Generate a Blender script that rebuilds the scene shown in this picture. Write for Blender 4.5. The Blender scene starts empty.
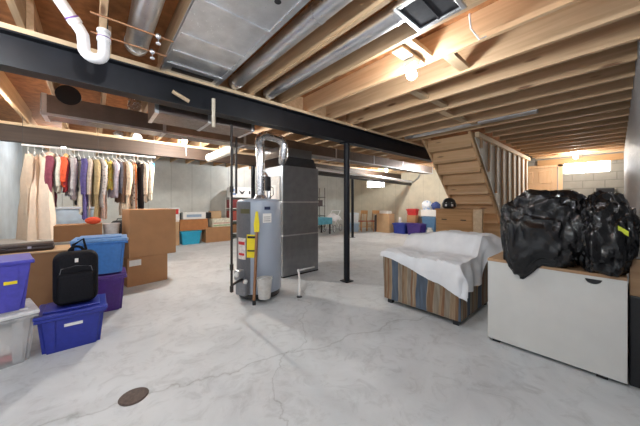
import bpy, bmesh, math, random
from mathutils import Vector, Matrix, noise
random.seed(7)
R = math.radians
scene = bpy.context.scene
col = scene.collection

# ------------------------------------------------------------------ materials
MATS = {}
def mat_base(name):
    m = bpy.data.materials.new(name); m.use_nodes = True
    nt = m.node_tree; b = nt.nodes['Principled BSDF']
    return m, nt, b
def N(nt, t, **kw):
    n = nt.nodes.new(t)
    for k, v in kw.items(): setattr(n, k, v)
    return n
def L(nt, a, b): nt.links.new(a, b)
def ramp(nt, stops, interp='LINEAR'):
    r = N(nt, 'ShaderNodeValToRGB'); cr = r.color_ramp; cr.interpolation = interp
    while len(cr.elements) < len(stops): cr.elements.new(0.5)
    for e, (p, c) in zip(cr.elements, stops):
        e.position = p; e.color = (*c, 1)
    return r
def coords(nt, scale=(1, 1, 1), kind='Object'):
    tc = N(nt, 'ShaderNodeTexCoord'); mp = N(nt, 'ShaderNodeMapping')
    mp.inputs['Scale'].default_value = scale
    L(nt, tc.outputs[kind], mp.inputs['Vector']); return mp
def bump(nt, b, h, strength=.3, dist=.01):
    bp = N(nt, 'ShaderNodeBump'); bp.inputs['Strength'].default_value = strength; bp.inputs['Distance'].default_value = dist
    L(nt, h, bp.inputs['Height']); L(nt, bp.outputs[0], b.inputs['Normal'])

def plain(name, c, rough=.5, metal=0, nscale=30, namt=.12, bmp=.1, spec=.5):
    """solid colour with a faint mottled variation"""
    if name in MATS: return MATS[name]
    m, nt, b = mat_base(name)
    mp = coords(nt); nz = N(nt, 'ShaderNodeTexNoise'); nz.inputs['Scale'].default_value = nscale; nz.inputs['Detail'].default_value = 4
    L(nt, mp.outputs[0], nz.inputs['Vector'])
    r = ramp(nt, [(.25, tuple(max(0, x*(1-namt)) for x in c)), (.75, tuple(min(1, x*(1+namt)) for x in c))])
    L(nt, nz.outputs['Fac'], r.inputs[0]); L(nt, r.outputs[0], b.inputs['Base Color'])
    b.inputs['Roughness'].default_value = rough; b.inputs['Metallic'].default_value = metal
    b.inputs['Specular IOR Level'].default_value = spec
    if bmp: bump(nt, b, nz.outputs['Fac'], bmp, .004)
    MATS[name] = m; return m

def wood(name, c1, c2, axis='Y', rough=.6, knots=True, var=.25):
    if name in MATS: return MATS[name]
    m, nt, b = mat_base(name)
    sc = {'X': (1.2, 22, 22), 'Y': (22, 1.2, 22), 'Z': (22, 22, 1.2)}[axis]
    tc = N(nt, 'ShaderNodeTexCoord'); oi = N(nt, 'ShaderNodeObjectInfo')
    add = N(nt, 'ShaderNodeVectorMath', operation='ADD')
    sh = N(nt, 'ShaderNodeVectorMath', operation='SCALE'); sh.inputs['Scale'].default_value = 37
    cmb = N(nt, 'ShaderNodeCombineXYZ')
    for i in range(3): L(nt, oi.outputs['Random'], cmb.inputs[i])
    L(nt, cmb.outputs[0], sh.inputs[0]); L(nt, tc.outputs['Object'], add.inputs[0]); L(nt, sh.outputs[0], add.inputs[1])
    mp = N(nt, 'ShaderNodeMapping'); mp.inputs['Scale'].default_value = sc; L(nt, add.outputs[0], mp.inputs['Vector'])
    nz = N(nt, 'ShaderNodeTexNoise'); nz.inputs['Scale'].default_value = 1; nz.inputs['Detail'].default_value = 5; nz.inputs['Distortion'].default_value = .6
    L(nt, mp.outputs[0], nz.inputs['Vector'])
    r = ramp(nt, [(.3, c1), (.7, c2)]); L(nt, nz.outputs['Fac'], r.inputs[0])
    hs = N(nt, 'ShaderNodeHueSaturation')
    mr = N(nt, 'ShaderNodeMapRange'); mr.inputs['To Min'].default_value = 1-var; mr.inputs['To Max'].default_value = 1+var
    L(nt, oi.outputs['Random'], mr.inputs['Value']); L(nt, mr.outputs[0], hs.inputs['Value']); L(nt, r.outputs[0], hs.inputs['Color'])
    out = hs.outputs[0]
    if knots:
        k = {'X': (1.6, 7, 7), 'Y': (7, 1.6, 7), 'Z': (7, 7, 1.6)}[axis]
        mk = N(nt, 'ShaderNodeMapping'); mk.inputs['Scale'].default_value = k; L(nt, add.outputs[0], mk.inputs['Vector'])
        vo = N(nt, 'ShaderNodeTexVoronoi'); vo.inputs['Scale'].default_value = 1; L(nt, mk.outputs[0], vo.inputs['Vector'])
        kr = ramp(nt, [(.07, (.25, .13, .07)), (.15, (1, 1, 1))]); L(nt, vo.outputs['Distance'], kr.inputs[0])
        mx = N(nt, 'ShaderNodeMix', data_type='RGBA', blend_type='MULTIPLY'); mx.inputs[0].default_value = .8
        L(nt, out, mx.inputs[6]); L(nt, kr.outputs[0], mx.inputs[7]); out = mx.outputs[2]
    L(nt, out, b.inputs['Base Color']); b.inputs['Roughness'].default_value = rough
    bump(nt, b, nz.outputs['Fac'], .15, .004)
    MATS[name] = m; return m

def metal(name, c=(.82, .83, .85), rough=.32, scale=9):
    if name in MATS: return MATS[name]
    m, nt, b = mat_base(name)
    mp = coords(nt); nz = N(nt, 'ShaderNodeTexNoise'); nz.inputs['Scale'].default_value = scale; nz.inputs['Detail'].default_value = 6
    L(nt, mp.outputs[0], nz.inputs['Vector'])
    vo = N(nt, 'ShaderNodeTexVoronoi'); vo.inputs['Scale'].default_value = 45; L(nt, mp.outputs[0], vo.inputs['Vector'])
    r = ramp(nt, [(.3, tuple(x*.82 for x in c)), (.7, c)]); L(nt, nz.outputs['Fac'], r.inputs[0]); L(nt, r.outputs[0], b.inputs['Base Color'])
    b.inputs['Metallic'].default_value = .92
    mr = N(nt, 'ShaderNodeMapRange'); mr.inputs['To Min'].default_value = rough*.8; mr.inputs['To Max'].default_value = rough*1.35
    L(nt, vo.outputs['Distance'], mr.inputs['Value']); L(nt, mr.outputs[0], b.inputs['Roughness'])
    bump(nt, b, nz.outputs['Fac'], .25, .01)
    MATS[name] = m; return m

def emit(name, c, s):
    if name in MATS: return MATS[name]
    m, nt, b = mat_base(name)
    b.inputs['Emission Color'].default_value = (*c, 1); b.inputs['Emission Strength'].default_value = s
    b.inputs['Base Color'].default_value = (*c, 1)
    MATS[name] = m; return m

def concrete_floor():
    m, nt, b = mat_base('concrete_floor')
    tc = N(nt, 'ShaderNodeTexCoord')
    n1 = N(nt, 'ShaderNodeTexNoise'); n1.inputs['Scale'].default_value = 1.1; n1.inputs['Detail'].default_value = 8; n1.inputs['Roughness'].default_value = .62; n1.inputs['Distortion'].default_value = .8
    n2 = N(nt, 'ShaderNodeTexNoise'); n2.inputs['Scale'].default_value = 5; n2.inputs['Detail'].default_value = 10; n2.inputs['Roughness'].default_value = .7; n2.inputs['Distortion'].default_value = 1.5
    for n in (n1, n2): L(nt, tc.outputs['Object'], n.inputs['Vector'])
    r1 = ramp(nt, [(.3, (.475, .50, .515)), (.5, (.57, .60, .615)), (.72, (.65, .68, .695))]); L(nt, n1.outputs['Fac'], r1.inputs[0])
    r2 = ramp(nt, [(.3, (.78, .78, .78)), (.5, (1, 1, 1)), (.7, (1.0, 1.0, 1.0))]); L(nt, n2.outputs['Fac'], r2.inputs[0])
    mx = N(nt, 'ShaderNodeMix', data_type='RGBA', blend_type='MULTIPLY'); mx.inputs[0].default_value = 1
    L(nt, r1.outputs[0], mx.inputs[6]); L(nt, r2.outputs[0], mx.inputs[7])
    # hairline cracks: wandering lines
    n3 = N(nt, 'ShaderNodeTexNoise'); n3.inputs['Scale'].default_value = 2.2; n3.inputs['Detail'].default_value = 7; L(nt, tc.outputs['Object'], n3.inputs['Vector'])
    sx = N(nt, 'ShaderNodeSeparateXYZ'); L(nt, tc.outputs['Object'], sx.inputs[0])
    def crack(ax, ay, off, width, amp):
        a = N(nt, 'ShaderNodeMath', operation='MULTIPLY'); a.inputs[1].default_value = ax; L(nt, sx.outputs[0], a.inputs[0])
        c = N(nt, 'ShaderNodeMath', operation='MULTIPLY_ADD'); c.inputs[1].default_value = ay; L(nt, sx.outputs[1], c.inputs[0]); L(nt, a.outputs[0], c.inputs[2])
        d = N(nt, 'ShaderNodeMath', operation='MULTIPLY_ADD'); d.inputs[1].default_value = amp; L(nt, n3.outputs['Fac'], d.inputs[0]); L(nt, c.outputs[0], d.inputs[2])
        e = N(nt, 'ShaderNodeMath', operation='SUBTRACT'); e.inputs[1].default_value = off + amp*.5; L(nt, d.outputs[0], e.inputs[0])
        f = N(nt, 'ShaderNodeMath', operation='ABSOLUTE'); L(nt, e.outputs[0], f.inputs[0])
        rr = ramp(nt, [(0, (.58, .57, .55)), (width, (.86, .86, .86)), (width*3.5, (1, 1, 1))]); L(nt, f.outputs[0], rr.inputs[0]); return rr.outputs[0]
    out = mx.outputs[2]
    for cr in (crack(.25, .97, 2.1, .006, .5), crack(-.75, .66, .25, .004, .7)):
        q = N(nt, 'ShaderNodeMix', data_type='RGBA', blend_type='MULTIPLY'); q.inputs[0].default_value = .75
        L(nt, out, q.inputs[6]); L(nt, cr, q.inputs[7]); out = q.outputs[2]
    L(nt, out, b.inputs['Base Color'])
    b.inputs['Roughness'].default_value = .62; b.inputs['Specular IOR Level'].default_value = .35
    bump(nt, b, n2.outputs['Fac'], .12, .01)
    return m

def concrete_wall(name, c, bw, bh, offx='X', dark=.72, mortar=.012, seam=.35):
    m, nt, b = mat_base(name)
    tc = N(nt, 'ShaderNodeTexCoord'); sx = N(nt, 'ShaderNodeSeparateXYZ'); L(nt, tc.outputs['Object'], sx.inputs[0])
    cb = N(nt, 'ShaderNodeCombineXYZ'); L(nt, sx.outputs[0 if offx == 'X' else 1], cb.inputs[0]); L(nt, sx.outputs[2], cb.inputs[1])
    br = N(nt, 'ShaderNodeTexBrick'); br.offset = .5 if bh < .5 else 0; br.inputs['Scale'].default_value = 1
    br.inputs['Brick Width'].default_value = bw; br.inputs['Row Height'].default_value = bh
    br.inputs['Mortar Size'].default_value = mortar; br.inputs['Mortar Smooth'].default_value = .6
    br.inputs['Color1'].default_value = (*c, 1); br.inputs['Color2'].default_value = (*[x*.93 for x in c], 1)
    br.inputs['Mortar'].default_value = (*[x*dark for x in c], 1)
    L(nt, cb.outputs[0], br.inputs['Vector'])
    nz = N(nt, 'ShaderNodeTexNoise'); nz.inputs['Scale'].default_value = 3; nz.inputs['Detail'].default_value = 9; nz.inputs['Roughness'].default_value = .65
    L(nt, tc.outputs['Object'], nz.inputs['Vector'])
    r = ramp(nt, [(.3, (.82, .82, .82)), (.65, (1, 1, 1))]); L(nt, nz.outputs['Fac'], r.inputs[0])
    mx = N(nt, 'ShaderNodeMix', data_type='RGBA', blend_type='MULTIPLY'); mx.inputs[0].default_value = 1
    L(nt, br.outputs['Color'], mx.inputs[6]); L(nt, r.outputs[0], mx.inputs[7]); L(nt, mx.outputs[2], b.inputs['Base Color'])
    b.inputs['Roughness'].default_value = .85
    ad = N(nt, 'ShaderNodeMath', operation='MULTIPLY_ADD'); ad.inputs[1].default_value = -seam
    L(nt, br.outputs['Fac'], ad.inputs[0]); L(nt, nz.outputs['Fac'], ad.inputs[2])
    bump(nt, b, ad.outputs[0], .5, .02)
    return m

def insulation():
    m, nt, b = mat_base('quilted_wrap')
    mp = coords(nt, (1, 1, 1)); mp.inputs['Rotation'].default_value = (0, R(38), 0)
    w = N(nt, 'ShaderNodeTexWave'); w.inputs['Scale'].default_value = 4.5; w.inputs['Distortion'].default_value = 3; w.inputs['Detail'].default_value = 3; w.inputs['Detail Scale'].default_value = 2
    L(nt, mp.outputs[0], w.inputs['Vector'])
    r = ramp(nt, [(.0, (.16, .16, .175)), (.4, (.46, .46, .48))]); L(nt, w.outputs['Fac'], r.inputs[0]); L(nt, r.outputs[0], b.inputs['Base Color'])
    b.inputs['Roughness'].default_value = .45
    bump(nt, b, w.outputs['Fac'], .8, .03)
    return m

def stripes():
    """upholstery printed with weathered vertical plank stripes, brown, tan and slate blue"""
    m, nt, b = mat_base('striped_upholstery')
    tc = N(nt, 'ShaderNodeTexCoord'); sx = N(nt, 'ShaderNodeSeparateXYZ'); L(nt, tc.outputs['Object'], sx.inputs[0])
    wn = N(nt, 'ShaderNodeTexNoise'); wn.inputs['Scale'].default_value = 3; L(nt, tc.outputs['Object'], wn.inputs['Vector'])
    sm = N(nt, 'ShaderNodeMath', operation='SUBTRACT'); L(nt, sx.outputs[0], sm.inputs[0]); L(nt, sx.outputs[1], sm.inputs[1])
    w2 = N(nt, 'ShaderNodeMath', operation='MULTIPLY_ADD'); w2.inputs[1].default_value = .05; L(nt, wn.outputs['Fac'], w2.inputs[0]); L(nt, sm.outputs[0], w2.inputs[2])
    fr = N(nt, 'ShaderNodeMath', operation='FRACT'); k = N(nt, 'ShaderNodeMath', operation='MULTIPLY_ADD'); k.inputs[1].default_value = 1.0; k.inputs[2].default_value = 1.905
    L(nt, w2.outputs[0], k.inputs[0]); L(nt, k.outputs[0], fr.inputs[0])
    tan = (.30, .21, .13); br = (.20, .115, .06); gr = (.26, .22, .17); bl = (.085, .115, .16); og = (.22, .115, .06); lt = (.33, .265, .19)
    r = ramp(nt, [(0, gr), (.025, br), (.045, tan), (.07, og), (.095, lt), (.105, tan), (.125, lt), (.133, bl), (.225, lt), (.235, gr), (.28, br), (.30, tan), (.345, lt), (.355, gr), (.40, og), (.425, lt), (.44, tan), (.465, bl), (.595, lt), (.605, br), (.64, og), (.67, lt), (.68, gr), (.735, tan), (.765, og), (.79, gr), (.84, lt), (.85, tan), (.90, br), (.93, bl), (.97, tan)], 'CONSTANT')
    L(nt, fr.outputs[0], r.inputs[0])
    mp = N(nt, 'ShaderNodeMapping'); mp.inputs['Scale'].default_value = (40, 40, 4); L(nt, tc.outputs['Object'], mp.inputs['Vector'])
    nz = N(nt, 'ShaderNodeTexNoise'); nz.inputs['Scale'].default_value = 1; nz.inputs['Detail'].default_value = 6; L(nt, mp.outputs[0], nz.inputs['Vector'])
    rr = ramp(nt, [(.3, (.62, .6, .58)), (.65, (1.0, 1.0, 1.0))]); L(nt, nz.outputs['Fac'], rr.inputs[0])
    mx = N(nt, 'ShaderNodeMix', data_type='RGBA', blend_type='MULTIPLY'); mx.inputs[0].default_value = 1
    L(nt, r.outputs[0], mx.inputs[6]); L(nt, rr.outputs[0], mx.inputs[7]); L(nt, mx.outputs[2], b.inputs['Base Color'])
    b.inputs['Roughness'].default_value = .85; bump(nt, b, nz.outputs['Fac'], .3, .004)
    return m

def bag_plastic():
    m, nt, b = mat_base('black_bag_plastic')
    mp = coords(nt, (1, 1, 1)); n1 = N(nt, 'ShaderNodeTexNoise'); n1.inputs['Scale'].default_value = 7; n1.inputs['Detail'].default_value = 5; n1.inputs['Distortion'].default_value = 2.2
    L(nt, mp.outputs[0], n1.inputs['Vector'])
    vo = N(nt, 'ShaderNodeTexVoronoi', feature='DISTANCE_TO_EDGE'); vo.inputs['Scale'].default_value = 11; L(nt, n1.outputs['Color'], vo.inputs['Vector'])
    ad = N(nt, 'ShaderNodeMath', operation='MULTIPLY_ADD'); ad.inputs[1].default_value = .25; L(nt, vo.outputs[0], ad.inputs[0]); L(nt, n1.outputs['Fac'], ad.inputs[2])
    b.inputs['Base Color'].default_value = (.006, .006, .007, 1); b.inputs['Roughness'].default_value = .13
    b.inputs['Specular IOR Level'].default_value = .5
    bump(nt, b, ad.outputs[0], .3, .015)
    return m

def clear_plastic(name, c, rough=.25, trans=.75):
    m, nt, b = mat_base(name)
    mp = coords(nt); nz = N(nt, 'ShaderNodeTexNoise'); nz.inputs['Scale'].default_value = 12; L(nt, mp.outputs[0], nz.inputs['Vector'])
    bump(nt, b, nz.outputs['Fac'], .1, .004)
    b.inputs['Base Color'].default_value = (*c, 1); b.inputs['Roughness'].default_value = rough
    b.inputs['Alpha'].default_value = 1-trans*.9
    return m

J1, J2 = (.53, .34, .185), (.69, .485, .295)
W_JOIST = wood('joist_wood', J1, J2, 'Y')
W_BLOCK = wood('blocking_wood', (.60, .43, .26), (.72, .55, .36), 'X', knots=False)
W_PLATE = wood('plate_wood', (.60, .43, .26), (.74, .57, .37), 'X', var=.05)
W_STUD = wood('stud_wood', (.44, .26, .13), (.58, .37, .2), 'Z')
W_OSB = plain('subfloor_board', (.38, .16, .055), .8, nscale=14, namt=.35)
W_BEAM = wood('dark_timber', (.045, .028, .02), (.075, .048, .034), 'X', knots=False, var=.05)
W_STAIR = wood('stair_wood', (.62, .38, .19), (.74, .50, .29), 'Y', var=.12)
W_PINE = wood('pine', (.72, .46, .26), (.80, .56, .35), 'Z', knots=False, var=.05)
W_CHEST = wood('chest_wood', (.46, .24, .095), (.60, .34, .15), 'Y', var=.05)
W_CHAIR = wood('chair_wood', (.45, .22, .08), (.58, .32, .13), 'Z', knots=False)
W_TRIM = wood('cabinet_top_wood', (.30, .17, .085), (.42, .26, .14), 'Y', knots=False, var=.05)
STEEL = plain('painted_steel', (.009, .0105, .015), .45, nscale=6, namt=.3, bmp=.05, spec=.3)
GALV = metal('galvanised_sheet')
GALV_D = metal('dull_sheet', (.39, .405, .43), .33)
GALV_B = metal('brown_reflection_sheet', (.30, .25, .225), .36)  # brown tint puts the reflected joist wood into the metal colour
CHROME = metal('bright_flex_metal', (.8, .8, .82), .22, 30)
WHITE_P = plain('white_pvc', (.82, .82, .83), .35, namt=.03)
BLACK_P = plain('black_iron', (.025, .02, .018), .5)
COPPER = plain('copper', (.42, .22, .12), .4, metal=.8)
CARD = plain('cardboard', (.43, .225, .105), .85, nscale=5, namt=.08)
CARD_D = plain('cardboard_dark', (.30, .155, .07), .85, nscale=5, namt=.1)
CARD_L = plain('cardboard_light', (.52, .34, .19), .85, nscale=5, namt=.08)
TAPE = plain('parcel_tape', (.45, .30, .17), .35, namt=.05)
PAPER = plain('paper', (.80, .79, .76), .7, namt=.04)
WHITE = plain('white_paint', (.78, .78, .75), .45, nscale=8, namt=.03, bmp=.02)
BLACKF = plain('black_fabric', (.008, .008, .011), .8, nscale=90, namt=.4, bmp=.2, spec=.2)
BLACKPL = plain('black_plastic', (.015, .015, .017), .4)
DARKR = plain('dark_leather', (.045, .03, .028), .45)
SHEET = plain('white_cotton', (.66, .675, .70), .8, nscale=9, namt=.06, bmp=.5)
BAG = bag_plastic()
CLEAR = clear_plastic('clear_bin_plastic', (.8, .8, .8))
GLASSY = clear_plastic('thin_clear_plastic', (.85, .87, .9), .15, .9)
YELLOW = plain('yellow_card', (.85, .68, .02), .6, namt=.05)
RED = plain('red_plastic', (.55, .03, .03), .4)
def colr(name, c, rough=.45, **k): return plain(name, c, rough, **k)
T_NAVY = colr('tote_navy', (.022, .035, .30), .35)
T_VIOLET = colr('tote_violet', (.075, .07, .46), .35)
T_SKY = colr('tote_sky', (.06, .20, .52), .35)
T_PURPLE = colr('tote_purple', (.075, .022, .20), .35)
T_TURQ = colr('tote_turquoise', (.03, .40, .62), .4)

# ------------------------------------------------------------------ mesh helpers
class MB:
    def __init__(s): s.bm = bmesh.new()
    def box(s, x0, x1, y0, y1, z0, z1, bev=0, mtx=None, seg=2):
        t = bmesh.new(); bmesh.ops.create_cube(t, size=1)
        for v in t.verts: v.co = Vector(((x0+x1)/2+v.co.x*(x1-x0), (y0+y1)/2+v.co.y*(y1-y0), (z0+z1)/2+v.co.z*(z1-z0)))
        if bev: bmesh.ops.bevel(t, geom=list(t.edges), offset=bev, segments=seg, affect='EDGES', profile=.5)
        return s.add(t, mtx)
    def add(s, t, mtx=None):
        if mtx is not None: bmesh.ops.transform(t, matrix=mtx, verts=t.verts)
        me = bpy.data.meshes.new('tmp'); t.to_mesh(me); t.free(); s.bm.from_mesh(me); bpy.data.meshes.remove(me); return s
    def prism(s, pts, axis, a0, a1, mtx=None):
        """polygon in the two other axes, extruded along axis"""
        t = bmesh.new()
        def P(p, a):
            return {'X': (a, p[0], p[1]), 'Y': (p[0], a, p[1]), 'Z': (p[0], p[1], a)}[axis]
        A = [t.verts.new(P(p, a0)) for p in pts]; B = [t.verts.new(P(p, a1)) for p in pts]
        t.faces.new(A); t.faces.new(B[::-1]); n = len(pts)
        for i in range(n): t.faces.new((A[i], B[i], B[(i+1) % n], A[(i+1) % n]))
        bmesh.ops.recalc_face_normals(t, faces=t.faces); return s.add(t, mtx)
    def tube(s, pts, r, n=12, caps=True, mtx=None):
        t = bmesh.new(); pts = [Vector(p) for p in pts]; rings = []
        rs = r if isinstance(r, (list, tuple)) else [r]*len(pts)
        up = None
        for i, p in enumerate(pts):
            d = (pts[min(i+1, len(pts)-1)]-pts[max(i-1, 0)]).normalized()
            if up is None: up = Vector((0, 0, 1)) if abs(d.z) < .9 else Vector((1, 0, 0))
            a = d.cross(up)
            if a.length < 1e-4: a = d.orthogonal()
            a.normalize(); bb = a.cross(d).normalized(); up = bb
            rings.append([t.verts.new(p + (a*math.cos(2*math.pi*k/n) + bb*math.sin(2*math.pi*k/n))*rs[i]) for k in range(n)])
        for i in range(len(rings)-1):
            for k in range(n): t.faces.new((rings[i][k], rings[i][(k+1) % n], rings[i+1][(k+1) % n], rings[i+1][k]))
        if caps: t.faces.new(rings[0][::-1]); t.faces.new(rings[-1])
        bmesh.ops.recalc_face_normals(t, faces=t.faces); return s.add(t, mtx)
    def lathe(s, prof, n=32, mtx=None):
        t = bmesh.new(); rings = []
        for r, z in prof:
            if r < 1e-5: rings.append([t.verts.new((0, 0, z))])
            else: rings.append([t.verts.new((r*math.cos(2*math.pi*k/n), r*math.sin(2*math.pi*k/n), z)) for k in range(n)])
        for i in range(len(rings)-1):
            A, B = rings[i], rings[i+1]
            for k in range(n):
                if len(A) == 1 and len(B) == 1: continue
                if len(A) == 1: t.faces.new((A[0], B[k], B[(k+1) % n]))
                elif len(B) == 1: t.faces.new((A[k], A[(k+1) % n], B[0]))
                else: t.faces.new((A[k], A[(k+1) % n], B[(k+1) % n], B[k]))
        bmesh.ops.recalc_face_normals(t, faces=t.faces); return s.add(t, mtx)
    def ball(s, c, r, n=16, mtx=None):
        t = bmesh.new(); bmesh.ops.create_uvsphere(t, u_segments=n, v_segments=n//2+2, radius=1)
        if not isinstance(r, (tuple, list)): r = (r, r, r)
        for v in t.verts: v.co = Vector((c[0]+v.co.x*r[0], c[1]+v.co.y*r[1], c[2]+v.co.z*r[2]))
        return s.add(t, mtx)
    def grid(s, f, nu, nv, thick=0, mtx=None):
        t = bmesh.new(); V = [[t.verts.new(f(i/nu, j/nv)) for j in range(nv+1)] for i in range(nu+1)]
        for i in range(nu):
            for j in range(nv): t.faces.new((V[i][j], V[i+1][j], V[i+1][j+1], V[i][j+1]))
        bmesh.ops.recalc_face_normals(t, faces=t.faces)
        if thick: bmesh.ops.solidify(t, geom=list(t.faces), thickness=thick)
        return s.add(t, mtx)
    def build(s, name, m, parent=None, smooth=False, loc=None, sub=0):
        me = bpy.data.meshes.new(name); s.bm.to_mesh(me); s.bm.free()
        me.materials.append(m); o = bpy.data.objects.new(name, me); col.objects.link(o)
        if parent: o.parent = parent
        if loc is not None:     # mesh is in world coordinates: move the origin to loc
            me.transform(Matrix.Translation(-Vector(loc))); o.location = loc
        if smooth:
            for p in me.polygons: p.use_smooth = True
            try: me.set_sharp_from_angle(angle=R(smooth if smooth is not True else 40))
            except Exception: pass
        if sub:
            md = o.modifiers.new('subdivide', 'SUBSURF'); md.levels = md.render_levels = sub
        return o
def arc(c, r, a0, a1, ax, n=8):
    """points on an arc in the plane of two axis vectors"""
    u, v = Vector(ax[0]), Vector(ax[1]); c = Vector(c)
    return [c+u*r*math.cos(R(a0+(a1-a0)*i/n))+v*r*math.sin(R(a0+(a1-a0)*i/n)) for i in range(n+1)]
def tag(o, label, cat, group=None):
    o['label'] = label; o['category'] = cat
    if group: o['group'] = group
    return o
def thing(name, label, cat, loc=(0, 0, 0), rz=0, group=None):
    o = bpy.data.objects.new(name, None); col.objects.link(o); o.location = loc; o.rotation_euler = (0, 0, R(rz))
    o.empty_display_size = .1
    return tag(o, label, cat, group)
def copy_tree(o, parent=None):
    c = o.copy(); col.objects.link(c)
    if parent: c.parent = parent
    for ch in list(o.children): copy_tree(ch, c)
    return c
def struct(o): o['kind'] = 'structure'; return o

# ------------------------------------------------------------------ setting
XL, XR, YN, YB, ZJ, ZT = -1.3, 10.3, -.12, 9.4, 2.57, 2.81
struct(MB().box(XL-4, XR+.2, YN-.2, YB+.2, -.15, 0).build('floor', concrete_floor()))
c_back = concrete_wall('poured_wall_grey', (.60, .61, .57), .62, 3.2)
c_far = concrete_wall('poured_wall_warm_light', (.64, .58, .45), .66, 3.2, 'Y', dark=.8)  # same concrete as the back wall, warm light put into its beige
c_block = concrete_wall('block_wall', (.36, .35, .315), .42, .21, 'Y', dark=.68, mortar=.012)
c_left = concrete_wall('poured_wall_blue_grey', (.60, .66, .70), .9, 3.2, 'Y')
struct(MB().box(XL-.2, XR+.2, YB, YB+.2, 0, ZT).build('wall_back', c_back))
struct(MB().box(XL-.2, XL, 3.6, YB, 0, ZT).build('wall_left', c_left))
struct(MB().box(XL, XR+.2, YN-.2, YN, 0, ZT).build('wall_right', insulation()))
# far wall: poured part (Y > 2.6) with an opening for window_2, block part with window_1 and door_1
w = MB()
w.box(XR, XR+.2, 2.6, 7.2, 0, ZT).box(XR, XR+.2, 8.25, YB, 0, ZT).box(XR, XR+.2, 7.2, 8.25, 0, 2.0).box(XR, XR+.2, 7.2, 8.25, 2.36, ZT)
struct(w.build('wall_far', c_far))
w = MB()
w.box(XR, XR+.2, YN, .1, 0, ZT).box(XR, XR+.2, .1, 1.04, 0, 2.10).box(XR, XR+.2, .1, 1.04, 2.45, ZT).box(XR, XR+.2, 1.04, 1.14, 0, ZT).box(XR, XR+.2, 1.14, 2.6, 2.40, ZT).box(XR, XR+.2, 2.16, 2.6, 0, 2.40)
struct(w.build('wall_end', c_block))
def window(name, y0, y1, z0, z1, s):
    o = struct(MB().box(XR+.1, XR+.13, y0, y1, z0, z1).build(name, emit('daylight_'+name, (.93, .97, 1), s)))
    f = MB()
    for a in ((y0, y1, z0, z0+.03), (y0, y1, z1-.03, z1), (y0, y0+.03, z0, z1), (y1-.03, y1, z0, z1), ((y0+y1)/2-.012, (y0+y1)/2+.012, z0, z1)):
        f.box(XR+.05, XR+.1, *a)
    f.build('window_frame', WHITE, o)
window('window_1', .1, 1.04, 2.10, 2.45, 9)
window('window_2', 7.2, 8.25, 2.0, 2.36, 9)
d = struct(MB().box(XR+.04, XR+.09, 1.16, 2.16, 0, 2.36).build('door_1', W_PINE))
p = MB()
for (a, b) in ((1.28, 1.60), (1.72, 2.04)):
    for (z0, z1) in ((.2, .85), (1.0, 1.72), (1.86, 2.24)):
        p.box(XR+.025, XR+.05, a, b, z0, z1, .018)
p.build('door_panel', W_PINE, d)
MB().ball((XR+.0, 1.22, 1.05), .035).build('door_knob', metal('brass', (.7, .5, .2), .3), d, True)
struct(MB().box(XR-.02, XR+.02, 1.04, 1.14, 0, 2.4).box(XR-.02, XR+.02, 1.04, 2.26, 2.34, 2.42).build('trim_1', W_PINE))
struct(MB().box(XR-.06, XR-.005, YN+.005, 1.6, 2.40, 2.565).build('trim_2', wood('header_wood', (.55, .29, .12), (.68, .40, .19), 'Y', knots=False)))

# ceiling: subfloor sheets on joists, one part each
ceil = struct(MB().box(XL-.2, XR+.2, YN-.2, YB+.2, ZT, ZT+.03).build('ceiling', W_OSB))
XS = [round(3.22+.45*k, 3) for k in range(-10, 16)]
BY0, BY1 = 2.92, 6.38          # centre lines of the two beams
proto = {}
def joist(x, y0, y1):
    k = (round(y1-y0, 2))
    if k not in proto:
        proto[k] = MB().box(-.02, .02, 0, y1-y0, 0, ZT-ZJ, .002, seg=1).build('joist', W_JOIST, ceil); o = proto[k]
    else:
        o = proto[k].copy(); col.objects.link(o)
    o.location = (x-.02, y0, ZJ)
for i, x in enumerate(XS):
    if x < XL+.03 or x > XR-.1: continue
    joist(x, YN, 3.02) if x < 5.1 else joist(x, YN, 1.60)
    joist(x+.042, 2.86, 6.44)
    joist(x, 6.30, YB)
def blocking(x, y, dz=0, w=.09, mt=None):
    """short board nailed between neighbouring joists"""
    MB().box(x+.001, x+.408, y-w/2, y+w/2, ZJ+dz, ZJ+dz+.04).build('blocking', mt or W_BLOCK, ceil)
for (x, y, dz) in ((1.87, 1.13, .03), (2.32, .98, .02), (3.22, 1.55, .03), (3.67, 1.65, .02), (4.12, 1.62, .02), (4.57, 1.55, .02), (2.77, 1.6, .04)): blocking(x, y, dz)
for x in XS[4:11]:              # full depth fire blocks just in front of the beam
    if abs(x-.52) < .1: continue
    MB().box(x+.001, x+.408, 2.98, 3.015, ZJ+.002, ZT-.002).build('blocking', W_JOIST, ceil)

# stud wall beside the stairs, cut along the stringer
sw = struct(thing('wall_stair', '', '', (0, 0, 0))); del sw['label'], sw['category']
SX0, SLOPE = 5.12, .92          # underside of the stairs: z = 2.5 - SLOPE*(x-SX0)
def zs(x): return 2.5-SLOPE*(x-SX0)
MB().box(5.2, 9.42, 1.63, 1.69, 2.48, 2.565).build('top_plate', W_BLOCK, sw)
x = 5.45
while x < 9.42:
    z0 = max(0, zs(x)+.12)
    MB().box(x, x+.04, 1.648, 1.69, z0, 2.48).build('stud', wood('stud_wood_dark', (.30, .17, .085), (.42, .25, .13), 'Z'), sw); x += .45
MB().box(7.95, 9.42, 1.63, 1.69, .0, .04).build('bottom_plate', W_STUD, sw)
MB().prism([(5.22, 2.48), (9.42, 2.48), (9.42, 0), (7.95, 0), (7.88, zs(7.88)+.1)], 'Y', 1.692, 1.705).build('drywall', plain('drywall_back', (.86, .82, .74), .8, nscale=3, namt=.05), sw)

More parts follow.
